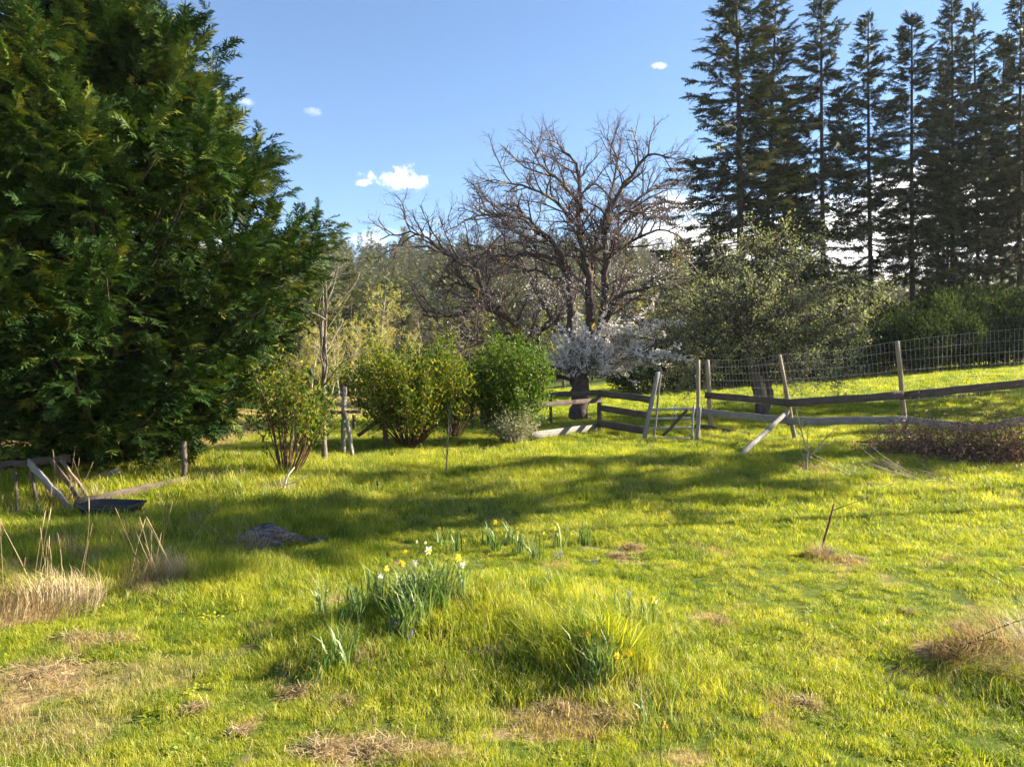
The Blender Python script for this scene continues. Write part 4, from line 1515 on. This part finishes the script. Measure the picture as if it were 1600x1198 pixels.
def make_gate():
    Lb, Rb = G(1006, 686), G(1083, 688)
    Y0, Y1 = Lb[1] - .05, Rb[1] - .12
    root = thing('field_gate', Lb, 'open-barred grey metal gate with a diagonal brace between leaning fence posts', 'gate')
    for i, (a, b) in enumerate((((1018, 639), (1084, 638)), ((1016, 654), (1084, 653)), ((1012, 669), (1083, 668)), ((1008, 683), (1082, 685)))):
        board('bar', at_depth(*a, Y0), at_depth(*b, Y1), .055 if i < 3 else .04, .045, M['galv'], root, seed=40 + i, pole=True, wob=.002)
    board('upright', at_depth(1081, 687, Y1), at_depth(1084, 633, Y1), .06, .045, M['galv'], root, seed=45)
    board('upright', at_depth(1007, 686, Y0), at_depth(1019, 636, Y0), .055, .045, M['galv'], root, seed=46)
    board('brace', at_depth(1036, 681, (Y0 + Y1) / 2 - .06), at_depth(1075, 639, Y1 - .06), .085, .04, M['wood_dark'], root, seed=47)
    for i, (a, b) in enumerate((((1049, 658), (1057, 630)), ((1058, 667), (1054, 632)))):
        board('stay', at_depth(*a, Y0 + .06), at_depth(*b, Y0 + .06), .022, .022, M['galv'], root, seed=48 + i, pole=True, wob=.001)
    for nm, b, tp, w, lab in (('a', (1004, 687), (1028, 581), .14, 'tall grey post leaning over at the latch side of the gate'),
                              ('b', (1021, 684), (1032, 586), .07, 'thin grey stake leaning beside the tall leaning gate post')):
        g = G(*b)
        Y = g[1]
        o = board('leaning_post', g - [0, 0, .2], at_depth(*tp, Y - .05), w, w * .8, M['wood_grey'], None, seed=60 + ord(nm), taper=.85)
        tag(o, lab, 'post')
    o = board('gate_stub', G(1088, 690) - [0, 0, .1], at_depth(1093, 636, Rb[1] - .2), .10, .09, M['wood_grey'], None, seed=66)
    tag(o, 'short grey post propped against the hinge side of the gate', 'post')


make_gate()


def fence_back():
    # leftovers of a paddock fence between the shrubs
    b = G(536, 712)
    root = thing('fence_remains', b, 'grey fence post with slanting prop and a rail stub beside a bare young tree', 'fence')
    Y = b[1]
    board('post', b - [0, 0, .2], at_depth(538, 604, Y), .12, .12, M['wood_grey'], root, seed=70, pole=True)
    board('prop', G(552, 716), at_depth(540, 645, Y - .1), .11, .08, M['wood_grey'], root, seed=71)
    board('rail', at_depth(509, 645, Y - .08), at_depth(562, 643, Y - .05), .08, .04, M['wood_dark'], root, seed=72)
    b = G(604, 700)
    root = thing('fence_remains', b, 'dark fence post with a fallen rail slanting from it beside the golden shrub', 'fence')
    Y = b[1]
    board('post', b - [0, 0, .2], at_depth(600, 646, Y), .13, .13, M['wood_dark'], root, seed=73, pole=True)
    board('rail', at_depth(559, 681, Y - .1), at_depth(604, 648, Y - .1), .10, .045, M['wood_dark'], root, seed=74)
    # wire field fence at the dry field
    for i, (px, py, top) in enumerate(((518, 672, 640), (553, 674, 648), (729, 666, 622), (738, 670, 632), (752, 668, 634), (690, 668, 640), (463, 700, 660), (640, 668, 640))):
        g = G(px, py)
        o = board('fence_post', g - [0, 0, .2], at_depth(px + (i % 3 - 1), top, g[1]), .11, .11, M['wood_dark' if i % 2 else 'wood_post'], None, seed=80 + i, pole=True)
        tag(o, 'thin old fence post standing at the edge of the dry field', 'post', 'posts along the dry field')
    # under the cypress: its shade is put into the dark rails' colour
    b = G(289, 762)
    root = thing('fence_remains', b, 'collapsed grey rail fence sagging under the cypress behind the black trough', 'fence')
    Y = b[1]
    board('post', b - [0, 0, .2], at_depth(287, 690, Y), .10, .10, M['wood_dark'], root, seed=90, pole=True)
    board('rail', G(118, 800) + [0, 0, .12], at_depth(293, 750, Y - .08), .16, .04, M['wood_dark'], root, seed=91, segs=10)
    board('rail', at_depth(108, 758, Y + .1), at_depth(190, 736, Y + .2), .14, .04, M['wood_grey'], root, seed=92)
    board('rail', at_depth(-70, 812, Y - 2.0), at_depth(62, 792, Y - 1.2), .2, .045, M['wood_dark'], root, seed=93)
    board('rail', at_depth(-60, 735, Y + .2), at_depth(110, 715, Y + .3), .14, .04, M['wood_dark'], root, seed=94)


fence_back()

# leaning planks by the trough: each a thing of its own
PL = [((112, 800), (44, 722), .13, 'wood_grey', 'grey plank leaning under the cypress, widest of the heap'), ((136, 796), (78, 716), .10, 'wood_dark', 'shade-darkened narrow plank slanting down to the black trough'),
      ((148, 794), (96, 720), .07, 'wood_post', 'pale batten slanting down behind the black trough'), ((62, 806), (46, 726), .12, 'wood_dark', 'shade-darkened upright plank propped in the heap under the cypress'),
      ((28, 812), (24, 740), .13, 'wood_dark', 'shade-darkened plank standing almost upright beside the leaning heap'), ((85, 804), (62, 732), .06, 'stem_red', 'rusty thin rod leaning among the heaped planks')]
for i, (a, b, w, m, lab) in enumerate(PL):  # dark planks carry the cypress shade in their wood colour
    g = G(*a)
    tag(board('plank', g + [0, 0, .02], at_depth(b[0], b[1], g[1] + .9 + .15 * i), w, .035, M[m], None, seed=100 + i), lab, 'plank')


# ------------------------------------------------------------------ black feed trough
def make_trough():
    g = G(160, 817)
    c = np.array([g[0], g[1] + .25, g[2]])
    root = thing('feed_trough', c, 'low black plastic feed trough in long grass below the leaning planks', 'trough')
    a = RAD(-8)
    ca, sa = math.cos(a), math.sin(a)

    def loft(rows, name, mat):
        mb = MB()
        V, F, n = [], [], 28
        for (lx, ly, z, rib) in rows:
            for k in range(n):
                t = 2 * math.pi * k / n
                e = 5.0
                ct, st_ = math.cos(t), math.sin(t)
                x = lx * math.copysign(abs(ct) ** (2 / e), ct) * (1 - rib * (k % 2))
                y = ly * math.copysign(abs(st_) ** (2 / e), st_) * (1 - rib * (k % 2))
                V.append((c[0] + x * ca - y * sa, c[1] + x * sa + y * ca, c[2] + z))
        for i in range(len(rows) - 1):
            for k in range(n):
                p, q = i * n + k, i * n + (k + 1) % n
                F.append((p, q, q + n, p + n))
        b = len(V)
        V.append((c[0], c[1], c[2] + rows[-1][2]))
        F += [((len(rows) - 1) * n + k, (len(rows) - 1) * n + (k + 1) % n, b) for k in range(n)]
        mb.add(V, F)
        return mb.build(name, mat, root)
    loft([(.34, .20, 0, 0), (.37, .22, .08, .03), (.38, .225, .085, 0), (.40, .24, .16, .03), (.41, .245, .165, 0), (.43, .26, .235, 0), (.40, .235, .235, 0), (.345, .20, .05, 0)], 'tub', M['tub'])
    loft([(.43, .26, .225, 0), (.455, .28, .228, 0), (.455, .28, .25, 0), (.415, .245, .252, 0), (.41, .24, .215, 0)], 'rim', M['tub'])


make_trough()


# ------------------------------------------------------------------ weathered log
def make_log():
    r = np.random.default_rng(6)
    g = G(425, 850)
    root = thing('driftwood_log', g, 'weathered grey root log lying in the grass with a knobbly end', 'log')
    Y = g[1]

    def hull(pp, rads, name, seed, n=16):
        path = smooth_path(np.array(pp), 5)
        R = np.interp(np.linspace(0, 1, len(path)), np.linspace(0, 1, len(rads)), rads)
        rr = np.random.default_rng(seed)
        ph = rr.random(n) * .35
        t = unit(np.gradient(path, axis=0))
        u = unit(np.cross(t, [0, 0, 1.0]))
        v = np.cross(u, t)
        V, F = [], []
        for i in range(len(path)):
            for k in range(n):
                a = 2 * math.pi * k / n + .05 * i
                q = R[i] * (1 + ph[k] - .17 + .14 * math.sin(3 * a + i * .35) + .10 * rr.normal())
                V.append(path[i] + u[i] * q * math.cos(a) + v[i] * q * math.sin(a))
        for i in range(len(path) - 1):
            for k in range(n):
                a, b = i * n + k, i * n + (k + 1) % n
                F.append((a, b, b + n, a + n))
        for s, e in ((0, path[0]), (len(path) - 1, path[-1])):
            V.append(e)
            F += [(len(V) - 1, s * n + k, s * n + (k + 1) % n) for k in range(n)]
        mb = MB()
        mb.add(V, F)
        o = mb.build(name, M['driftwood'], root)
        o.data.polygons.foreach_set('use_smooth', np.ones(len(o.data.polygons), bool))
        return o
    hull([G(372, 852) + [0, 0, .02], P(395, 842, Y), P(425, 838, Y - .05), P(455, 844, Y), P(478, 847, Y + .05)], [.08, .125, .135, .10, .05], 'log_body', 1)
    hull([P(472, 848, Y), P(486, 847, Y), P(498, 844, Y), P(512, 843, Y - .05)], [.045, .05, .055, .02], 'root_knob', 2)
    hull([P(400, 842, Y - .1), P(420, 848, Y - .2), P(440, 853, Y - .28)], [.06, .06, .03], 'root_stub', 3)


make_log()


# ------------------------------------------------------------------ sprinkler, dead branches, saplings
def make_small():
    r = np.random.default_rng(8)
    g = G(590, 768)
    root = thing('sprinkler', g, 'small black lawn sprinkler on a riser standing in the grass', 'sprinkler')
    b = MB()
    b.tube([g - [0, 0, .05], g + [0, 0, .12]], .012, 8)
    b.build('riser', M['brass'], root)
    b = MB()
    b.tube([g + [0, 0, .115], g + [0, 0, .15], g + [0, 0, .17]], [.022, .026, .012], 8)
    b.tube([g + [-.03, 0, .175], g + [.03, 0, .19]], .008, 6)
    b.build('head', M['brass'], root)

    g = G(440, 776)
    root = thing('dead_branch', g, 'bleached white forked dead branch sticking up from the grass', 'branch')
    b = MB()
    Y = g[1]
    b.tube(smooth_path([g - [0, 0, .05], P(445, 757, Y), P(449, 744, Y - .1), P(460, 730, Y)], 4), np.linspace(.03, .008, 13), 6)
    b.tube(smooth_path([P(446, 757, Y), P(458, 754, Y - .1), P(478, 744, Y - .2)], 4), np.linspace(.018, .005, 9), 5)
    b.tube([P(443, 764, Y), P(436, 770, Y - .1), P(434, 778, Y - .2)], [.018, .013, .006], 5)
    b.tube([P(449, 744, Y - .1), P(454, 748, Y - .2)], [.01, .004], 5)
    b.build('limb', M['dead_white'], root)

    def bare_tree(name, base, paths, label, mat, lv, t0=.35):
        root = thing(name, base, label, 'tree')
        tr = MB()
        for pp, r0, r1 in paths:
            path = smooth_path(pp, 4)
            rad = np.linspace(r0, r1, len(path))
            tr.tube(path, rad, 7)
            side_branches(tr, path, rad, lv, r, None, t0)
        tr.build('trunk', mat, root, True)
    lv = [dict(spacing=.20, len=1.35, spread=.8, wander=.12, bend=.06, rad=.024, n=5, sides=4), dict(spacing=.2, len=.45, spread=.7, wander=.15, bend=.04, rad=.011, n=2, sides=3)]
    g = G(508, 726)
    Y = g[1]
    bare_tree('young_tree', g, [([g - [0, 0, .1], P(505, 660, Y), P(506, 590, Y), P(508, 530, Y), P(510, 470, Y), P(505, 405, Y)], .072, .010),
                                ([P(506, 634, Y), P(515, 628, Y - .1), P(525, 620, Y - .2), P(538, 612, Y - .3)], .03, .006),
                                ([P(506, 560, Y), P(502, 530, Y), P(498, 490, Y)], .045, .01)],
              'leafless young tree with smooth grey trunk beside the propped fence post', M['bark_grey'], lv, .38)
    lv2 = [dict(spacing=.14, len=.35, spread=.5, wander=.1, bend=.1, rad=.009, n=3, sides=3)]
    g = G(1259, 742)
    Y = g[1]
    bare_tree('sapling', g, [([g - [0, 0, .05], P(1261, 716, Y), P(1262, 706, Y)], .026, .02), ([P(1262, 708, Y), P(1254, 680, Y), P(1246, 650, Y), P(1243, 636, Y)], .016, .004),
                             ([P(1262, 707, Y), P(1262, 680, Y), P(1264, 655, Y)], .012, .004), ([P(1262, 714, Y), P(1275, 702, Y - .2), P(1292, 682, Y - .3), P(1308, 668, Y - .4)], .018, .004),
                             ([P(1264, 712, Y), P(1290, 698, Y), P(1316, 684, Y)], .010, .003)],
              'pale forked leafless sapling in front of the wire fence', M['twig_pale'], lv2, .3)
    g = G(697, 742)
    Y = g[1]
    bare_tree('sapling', g, [([g - [0, 0, .05], P(699, 700, Y), P(701, 660, Y), P(702, 640, Y)], .018, .006)], 'thin leafless sapling standing alone before the golden shrubs', M['bark_grey'], lv2, .2)
    g = G(1017, 722)
    Y = g[1]
    bare_tree('sapling', g, [([g - [0, 0, .05], P(1016, 700, Y), P(1018, 682, Y)], .009, .004)], 'knee-high dry sapling in the grass below the gate', M['twig_pale'], lv2, .3)
    # stake in its tussock
    g = G(1281, 868)
    Y = g[1]
    root = thing('stake', g, 'dark slanting stake with a side twig rising from a dry grass tussock', 'stake')
    b = MB()
    b.tube([g - [0, 0, .05], P(1286, 848, Y), P(1295, 818, Y), P(1303, 787, Y)], [.014, .014, .013, .011], 7)
    b.build('rod', M['stem_red'], root)
    b = MB()
    b.tube(smooth_path([P(1302, 797, Y), P(1320, 790, Y - .05), P(1340, 783, Y), P(1356, 777, Y)], 3), np.linspace(.006, .002, 10), 4)
    b.build('side_twig', M['stem_red'], root)


make_small()


# ------------------------------------------------------------------ dry tussocks, weeds, brush
def tussock(px, py, label, n, R, H, W, lean, seed, mat='straw', stalks=0, sh=.9, oval=1.0):
    g = G(px, py)
    root = thing('grass_tussock', g, label, 'tussock')
    r = np.random.default_rng(seed)
    mb = MB()
    a, d = r.random(n) * 6.283, np.sqrt(r.random(n)) * R
    base = np.stack([g[0] + np.cos(a) * d * oval, g[1] + np.sin(a) * d, np.zeros(n)], -1)
    base[:, 2] = tz(base[:, 0], base[:, 1])
    h = H * (.45 + .75 * r.random(n)) * (1.1 - .6 * d / R)
    blades(mb, n, R, h, W, lean, seed, base=base)
    mb.build('blades', M[mat], root)
    if stalks:
        st = MB()
        for k in range(stalks):
            aa, dd = r.random() * 6.283, R * .8 * r.random()
            p = np.array([g[0] + math.cos(aa) * dd * oval, g[1] + math.sin(aa) * dd, 0])
            p[2] = tz(p[0], p[1]) - .02
            pts, de = curve(p, (r.normal() * .22, r.normal() * .2, 1), sh * (.6 + .6 * r.random()), 5, .05, -.01, r)
            st.tube(pts, np.linspace(.004, .0022, 6), 4)
            st.tube(np.array([pts[-1] + de * q for q in (-.10, -.04, .03, .07)]), [.002, .0055, .005, .001], 5)
        st.build('stalks', M['straw'], root)
    return root


tussock(40, 955, 'tall straw-coloured dead grass clump with seed stalks at the rough edge of the lawn', 900, .62, .42, .0065, 1.15, 201, stalks=16, sh=.85, oval=1.1)
tussock(245, 905, 'dry grey-brown grass clump with upright dead stalks in the cypress shade', 420, .38, .36, .006, 1.1, 202, stalks=13, sh=.75)
tussock(378, 860, 'limp dead grass heaped over the end of the grey log', 520, .36, .26, .007, 1.4, 203)
tussock(1278, 872, 'small straw tussock of dead grass round the slanting stake', 340, .17, .22, .006, 1.5, 204)
tussock(1322, 876, 'flattened pale straw beside the stake tussock', 240, .18, .09, .006, 2.2, 205, oval=1.5)
tussock(1585, 1050, 'collapsed straw tussock under an arching bramble cane', 1300, .55, .5, .006, 1.6, 206)
tussock(1262, 738, 'dry grass skirt at the foot of the forked sapling', 130, .28, .2, .012, 1.0, 207)
tussock(330, 758, 'pale dry weeds under the spindly yellow-green bush', 260, .9, .45, .012, .9, 208)
tussock(420, 776, 'bleached grass clump under the white dead branch', 260, .5, .35, .010, 1.0, 209)
tussock(105, 790, 'grey dead weeds in front of the leaning planks', 200, .6, .5, .010, .8, 210, stalks=5, sh=.8)


def make_canes():
    r = np.random.default_rng(12)

    def cane(name, pts, r0, r1, label, leaves=0, lm='bramble_dry', size=.05):
        g = np.array(pts[0])
        root = thing(name, g, label, 'bramble')
        b = MB()
        path = smooth_path(pts, 5)
        b.tube(path, np.linspace(r0, r1, len(path)), 5)
        for k in range(len(path) * 2):
            i = r.integers(1, len(path) - 1)
            b.tube([path[i], path[i] + rand_dirs(1, r)[0] * .018], [.002, .0006], 3)
        b.build('cane', M['stem_red'], root)
        if leaves:
            lf = MB()
            leaves_on(lf, [(path, unit(path[-1] - path[-2]))], T_leaf(.6), leaves, size, r, .02, -.1)
            lf.build('leaves', M[lm], root)
    Y = G(1560, 1040)[1]
    cane('bramble_cane', [G(1428, 1062) + [0, 0, .01], P(1480, 1030, Y - .05), P(1530, 995, Y), P(1575, 975, Y), P(1640, 955, Y + .1)], .006, .004, 'dark thorny bramble cane arching out of the collapsed tussock', 9)
    cane('bramble_cane', [G(1465, 1024) + [0, 0, .01], P(1510, 1005, Y), P(1560, 1000, Y), P(1620, 1030, Y)], .004, .003, 'thin bramble cane trailing low from the collapsed tussock', 4)
    Y = G(1555, 930)[1]
    cane('bramble_cane', [G(1528, 890) + [0, 0, .02], P(1560, 905, Y), P(1590, 925, Y), P(1625, 950, Y)], .005, .003, 'dry bramble tip with shrivelled leaves creeping onto the lawn', 7)
    Y = G(1545, 690)[1]
    cane('bramble_cane', [P(1545, 690, Y), P(1540, 640, Y), P(1520, 618, Y + .2), P(1490, 620, Y + .3), P(1472, 634, Y + .3)], .008, .005, 'green leafy bramble arching over the rail above the dead brush', 70, 'budgreen', .07)
    # dead brush along the fence
    for j, (px, py, W, H, lab) in enumerate(((1440, 712, 1.3, .75, 'low brown heap of dead bramble under the sagging rail'), (1520, 722, 1.4, 1.05, 'dense brown thicket of dead bramble at the rail joint'), (1590, 728, 1.4, 1.2, 'tallest brown bramble thicket against the far rail end'))):
        g = G(px, py)
        root = thing('dead_brush', g, lab, 'brush')
        st, lf = MB(), MB()
        tips = []
        for k in range(330):
            p = g + np.array([r.normal() * W * .42, r.normal() * .35 + .3, 0])
            p[2] = tz(p[0], p[1])
            pts, de = curve(p, (r.normal() * .8, r.normal() * .6, 1), H * (.6 + .7 * r.random()) * 1.3, 5, .28, -.22, r)
            pts[:, 2] = np.maximum(pts[:, 2], tz(pts[:, 0], pts[:, 1]) + .01)
            st.tube(pts, np.linspace(.006, .003, 6), 3)
            tips.append((pts, de))
        leaves_on(lf, tips, T_leaf(.5), 13, .06, r, .06, 0)
        st.build('canes', M['stem_red'], root)
        lf.build('leaves', M['bramble_dry'], root)
    # cut prunings on the grass
    for j, (px, py, n, lab) in enumerate(((1405, 745, 26, 'fan of pale dry prunings lying in the grass'), (1465, 758, 24, 'scattered dry twigs in front of the dead bramble'))):
        g = G(px, py)
        root = thing('pruned_twigs', g, lab, 'twigs')
        st, lf = MB(), MB()
        tips = []
        for k in range(n):
            p = g + np.array([r.normal() * .35, r.normal() * .5, .04])
            p[2] = tz(p[0], p[1]) + .04
            pts, de = curve(p, (-1 + r.normal() * .4, .2 + r.normal() * .5, .35 * r.random()), .5 + .7 * r.random(), 4, .1, -.02, r)
            pts[:, 2] = np.maximum(pts[:, 2], tz(pts[:, 0], pts[:, 1]) + .02)
            st.tube(pts, np.linspace(.008, .003, 5), 4)
            tips.append((pts, de))
        leaves_on(lf, tips, T_leaf(.4), 4, .05, r, .03)
        st.build('twigs', M['twig_pale'], root)
        lf.build('leaves', M['straw'], root)


make_canes()


# ------------------------------------------------------------------ daffodils and the little blue flowers on the mound
def flower(parent, tip, p0, pet, trum, size, face, seed):
    """six-petalled daffodil nodding on a stem: petals > trumpet, stem"""
    r = np.random.default_rng(seed)
    size = size * .88
    n = unit(np.array(face, float))
    u = unit(np.cross(n, [0, 0, 1.0]))
    v = np.cross(u, n)
    mb = MB()
    V, F = [np.array(tip)], []
    for k in range(6):
        a = k * math.pi / 3 + r.normal() * .06
        d = u * math.cos(a) + v * math.sin(a)
        s = -u * math.sin(a) + v * math.cos(a)
        b = len(V)
        L = size * (.9 + .2 * r.random())
        back = n * (-.06 * size * (1 + (k % 2)))
        V += [np.array(tip) + d * L * .5 + s * L * .30 + back, np.array(tip) + d * L + back * 2, np.array(tip) + d * L * .5 - s * L * .30 + back]
        F += [(0, b, b + 1), (0, b + 1, b + 2)]
    mb.add(V, F)
    o = mb.build('flower', pet, parent)
    tb = MB()
    V, F, q = [], [], 10
    for (h, rr) in ((0, .18), (.25, .22), (.5, .30), (.55, .36)):
        for k in range(q):
            a = 2 * math.pi * k / q
            w = rr * size * (1 + (.1 * (k % 2) if h > .5 else 0))
            V.append(np.array(tip) + n * size * h + (u * math.cos(a) + v * math.sin(a)) * w)
    for i in range(3):
        F += [(i * q + k, i * q + (k + 1) % q, (i + 1) * q + (k + 1) % q, (i + 1) * q + k) for k in range(q)]
    tb.add(V, F)
    tb.build('trumpet', trum, o)
    sb = MB()
    mid = (np.array(p0) + np.array(tip)) / 2 + r.normal(size=3) * .02
    neck = np.array(tip) - n * size * .5
    sb.tube(smooth_path([p0, mid, neck + [0, 0, .01], np.array(tip) - n * size * .1], 4), np.linspace(.004, .003, 13), 5)
    sb.build('stem', M['strap'], o)


def daffodils(px, py, R, oval, n, H, flowers, label, seed):
    g = G(px, py)
    root = thing('daffodil_clump', g, label, 'daffodils')
    r = np.random.default_rng(seed)
    mb = MB()
    # several crowns of strap leaves
    nb = max(3, n // 22)
    cen = [(r.normal() * R * oval * .55, r.normal() * R * .5) for _ in range(nb)]
    base = np.array([[g[0] + cen[k % nb][0] + r.normal() * .05, g[1] + cen[k % nb][1] + r.normal() * .05, 0] for k in range(n)])
    base[:, 2] = tz(base[:, 0], base[:, 1])
    blades(mb, n, R, H * (.65 + .55 * r.random(n)), .017, .6, seed, base=base)
    mb.build('leaves', M['strap'], root)
    for k, (fx, fy, pc, tc, s) in enumerate(flowers):
        Y = g[1] + r.normal() * R * .25
        tip = P(fx, fy, Y)
        gr = float(tz(tip[0], Y))
        if tip[2] < gr + .06 or tip[2] > gr + .50:
            # slide along the sight line to where a flower of usual height would stand
            best = min(np.linspace(Y - 2.2, Y + 2.2, 120), key=lambda q: abs((P(fx, fy, q)[2] - float(tz(P(fx, fy, q)[0], q))) - .33))
            tip = P(fx, fy, best)
            gr = float(tz(tip[0], tip[1]))
        p0 = np.array([tip[0] + r.normal() * .04, tip[1] + .03, gr - .02])
        flower(root, tip, p0, M['fl_' + pc], M['fl_' + tc], s, (r.normal() * .6 + .25, -.8 + r.normal() * .5, .1 - .35 * r.random()), seed + k)


daffodils(648, 955, .40, 1.1, 520, .37, [(594, 900, 'white', 'white', .042), (604, 888, 'yellow', 'yellow', .042), (628, 880, 'yellow', 'orange', .045), (634, 862, 'yellow', 'orange', .03),
          (648, 880, 'white', 'white', .042), (670, 860, 'white', 'yellow', .05), (717, 871, 'yellow', 'yellow', .045), (723, 883, 'white', 'white', .045), (651, 846, 'white', 'yellow', .026), (665, 848, 'white', 'yellow', .025)],
          'large grey-green daffodil clump with white and yellow blooms on the mound', 301)
daffodils(815, 862, .42, 1.5, 190, .30, [(774, 815, 'yellow', 'yellow', .045), (866, 825, 'yellow', 'yellow', .05), (810, 832, 'yellow', 'yellow', .035), (850, 833, 'yellow', 'orange', .03)],
          'smaller daffodil patch with yellow blooms at the back of the mound', 302)
daffodils(965, 1075, .26, 1.0, 120, .36, [(918, 990, 'orange', 'orange', .03), (985, 1020, 'yellow', 'yellow', .042), (964, 1024, 'yellow', 'yellow', .036), (955, 1047, 'orange', 'orange', .03)],
          'daffodil clump with fading orange blooms among tall lush grass', 303)
daffodils(1005, 985, .2, 1.2, 50, .30, [(1022, 938, 'yellow', 'white', .05)], 'few daffodil leaves with one pale yellow bloom at the mound edge', 304)
daffodils(686, 852, .10, 1.0, 14, .22, [(686, 826, 'yellow', 'orange', .036)], 'lone faded yellow daffodil at the shadow edge behind the mound', 305)
daffodils(1012, 1130, .08, 1.0, 12, .2, [(1039, 1132, 'orange', 'orange', .035)], 'fallen orange daffodil lying on the mown grass', 306)
daffodils(530, 1050, .13, 1.0, 60, .28, [], 'flowerless tuft of strap leaves in the shade of the mound', 307)

for i, (px, py, lab) in enumerate(((604, 988, 'a'), (620, 992, 'a'), (637, 1004, 'a'), (866, 872, 'b'), (876, 869, 'b'), (983, 932, 'c'), (831, 862, 'b'), (925, 882, 'b'))):
    g = G(px, py + 12)
    root = thing('grape_hyacinth', g, {'a': 'small violet-blue flower spike in front of the large daffodil clump', 'b': 'small blue flower spike behind the mound near the yellow daffodils',
                                       'c': 'small blue flower spike near the pale yellow daffodil'}[lab], 'flower', 'little blue flower spikes on the mound')
    st, fl = MB(), MB()
    lean = rng.normal(size=2) * .04
    top = g + np.array([lean[0], lean[1], .15])
    st.tube([g - [0, 0, .02], (g + top) / 2, top], [.003, .003, .002], 5)
    k = 34
    t = rng.random(k)
    a = rng.random(k) * 6.28
    rr = .016 * (1.1 - t)
    pos = g + (top - g) * (.55 + .5 * t)[:, None] + np.stack([np.cos(a) * rr, np.sin(a) * rr, 0 * a], -1)
    fl.stamp(T_leaf(.7), pos, frames(np.stack([np.cos(a), np.sin(a), 0 * a - .4], -1), rand_dirs(k)), .014)
    st.build('stem', M['strap'], root)
    fl.build('bells', M['fl_blue'], root)


# ------------------------------------------------------------------ loose mown thatch lying on the lawn
def make_thatch():
    r = np.random.default_rng(14)
    mb = MB()
    spots = [(990, 858, .16, .03), (968, 872, .13, .03), (578, 1030, .10, .03), (606, 1050, .07, .02), (760, 1030, .22, .04), (530, 946, .16, .03), (1126, 976, .10, .03), (880, 1118, .3, .04),
             (950, 1130, .2, .03), (540, 1105, .12, .03), (470, 1090, .14, .03), (500, 1180, .22, .03), (600, 1175, .25, .03), (190, 1010, .16, .03), (110, 1000, .18, .03), (1260, 1105, .12, .03),
             (700, 1066, .12, .02), (1010, 1045, .07, .03), (455, 1055, .09, .03), (60, 1060, .5, .03), (1035, 1060, .06, .03), (1500, 985, .12, .03), (375, 1148, .06, .02), (1420, 960, .05, .02), (305, 1112, .08, .02)]
    for px, py, R, H in spots:
        g = G(px, py)
        n = int(1500 * R + 60)
        a, d = r.random(n) * 6.283, np.abs(r.normal(size=n)) * R * .55
        p = np.stack([g[0] + np.cos(a) * d * 1.4, g[1] + np.sin(a) * d, 0 * a], -1)
        p[:, 2] = tz(p[:, 0], p[:, 1]) + .01 + H * r.random(n) * np.exp(-(d / R) ** 2) * 1.6
        dr = np.stack([r.normal(size=n), r.normal(size=n), r.normal(size=n) * .25], -1)
        mb.stamp(([(-.5, 0, 0), (.5, 0, 0), (.4, 1, .1), (-.4, 1, .1)], [(0, 1, 2, 3)]), p, frames(dr, rand_dirs(n, r) * .5 + np.array([0, 0, 1])),
                 np.stack([.0035 + .003 * r.random(n), .04 + .06 * r.random(n), .05 + 0 * a], -1), r.random(n) * .9)
    o = mb.build('mown_thatch', M['straw'])
    tag(o, 'brown clippings and dead thatch scattered over the lawn', 'thatch', kind='stuff')


make_thatch()


# ------------------------------------------------------------------ pale shed glimpsed behind the cypress
def make_shed():
    c = GX(-10, 33)
    root = thing('metal_shed', c, 'pale ribbed metal shed glimpsed behind the cypress', 'shed')
    w, d, h = 2.6, 2.2, 1.35
    for k in range(18):
        x = c[0] - w / 2 + w * (k + .5) / 18
        board('panel', (x, c[1] - d / 2, c[2]), (x, c[1] - d / 2, c[2] + h), w / 18 * .86, .03, M['white_metal'], root, seed=700, segs=2, wob=0)
    mb = MB()
    x0, x1, y0, y1, z0, z1 = c[0] - w / 2, c[0] + w / 2, c[1] - d / 2 + .03, c[1] + d / 2, c[2] - .1, c[2] + h
    mb.add([(x0, y0, z0), (x1, y0, z0), (x1, y1, z0), (x0, y1, z0), (x0, y0, z1), (x1, y0, z1), (x1, y1, z1), (x0, y1, z1)],
           [(0, 1, 5, 4), (1, 2, 6, 5), (2, 3, 7, 6), (3, 0, 4, 7)])
    mb.build('wall', M['white_metal'], root)
    mb = MB()
    e, t = .15, .04
    za, zb = z1 + .01, z1 + .45
    mb.add([(x0 - e, y0 - e, za), (x1 + e, y0 - e, za), (x1 + e, y1 + e, zb), (x0 - e, y1 + e, zb), (x0 - e, y0 - e, za + t), (x1 + e, y0 - e, za + t), (x1 + e, y1 + e, zb + t), (x0 - e, y1 + e, zb + t)],
           [(3, 2, 1, 0), (4, 5, 6, 7), (0, 1, 5, 4), (1, 2, 6, 5), (2, 3, 7, 6), (3, 0, 4, 7)])
    mb.build('roof', M['white_metal'], root)


make_shed()

# ------------------------------------------------------------------ thin evening haze over the valley
def make_haze():
    mb = MB()
    x0, x1, y0, y1, z0, z1 = -3600.0, 3600.0, -60.0, 3300.0, -34.0, 100.0
    mb.add([(x0, y0, z0), (x1, y0, z0), (x1, y1, z0), (x0, y1, z0), (x0, y0, z1), (x1, y0, z1), (x1, y1, z1), (x0, y1, z1)],
           [(3, 2, 1, 0), (4, 5, 6, 7), (0, 1, 5, 4), (1, 2, 6, 5), (2, 3, 7, 6), (3, 0, 4, 7)])
    m, t = new_mat('haze')
    out = t.n('ShaderNodeOutputMaterial')
    v = t.n('ShaderNodeVolumePrincipled', i_Density=HAZE, i_Anisotropy=0.2)
    v.inputs['Color'].default_value = (0.86, 0.90, 0.96, 1)
    t.l(v.outputs[0], out.inputs['Volume'])
    o = mb.build('haze', m)
    tag(o, 'thin pale haze hanging over the whole valley', 'haze', kind='stuff')


HAZE = 0.00016
make_haze()
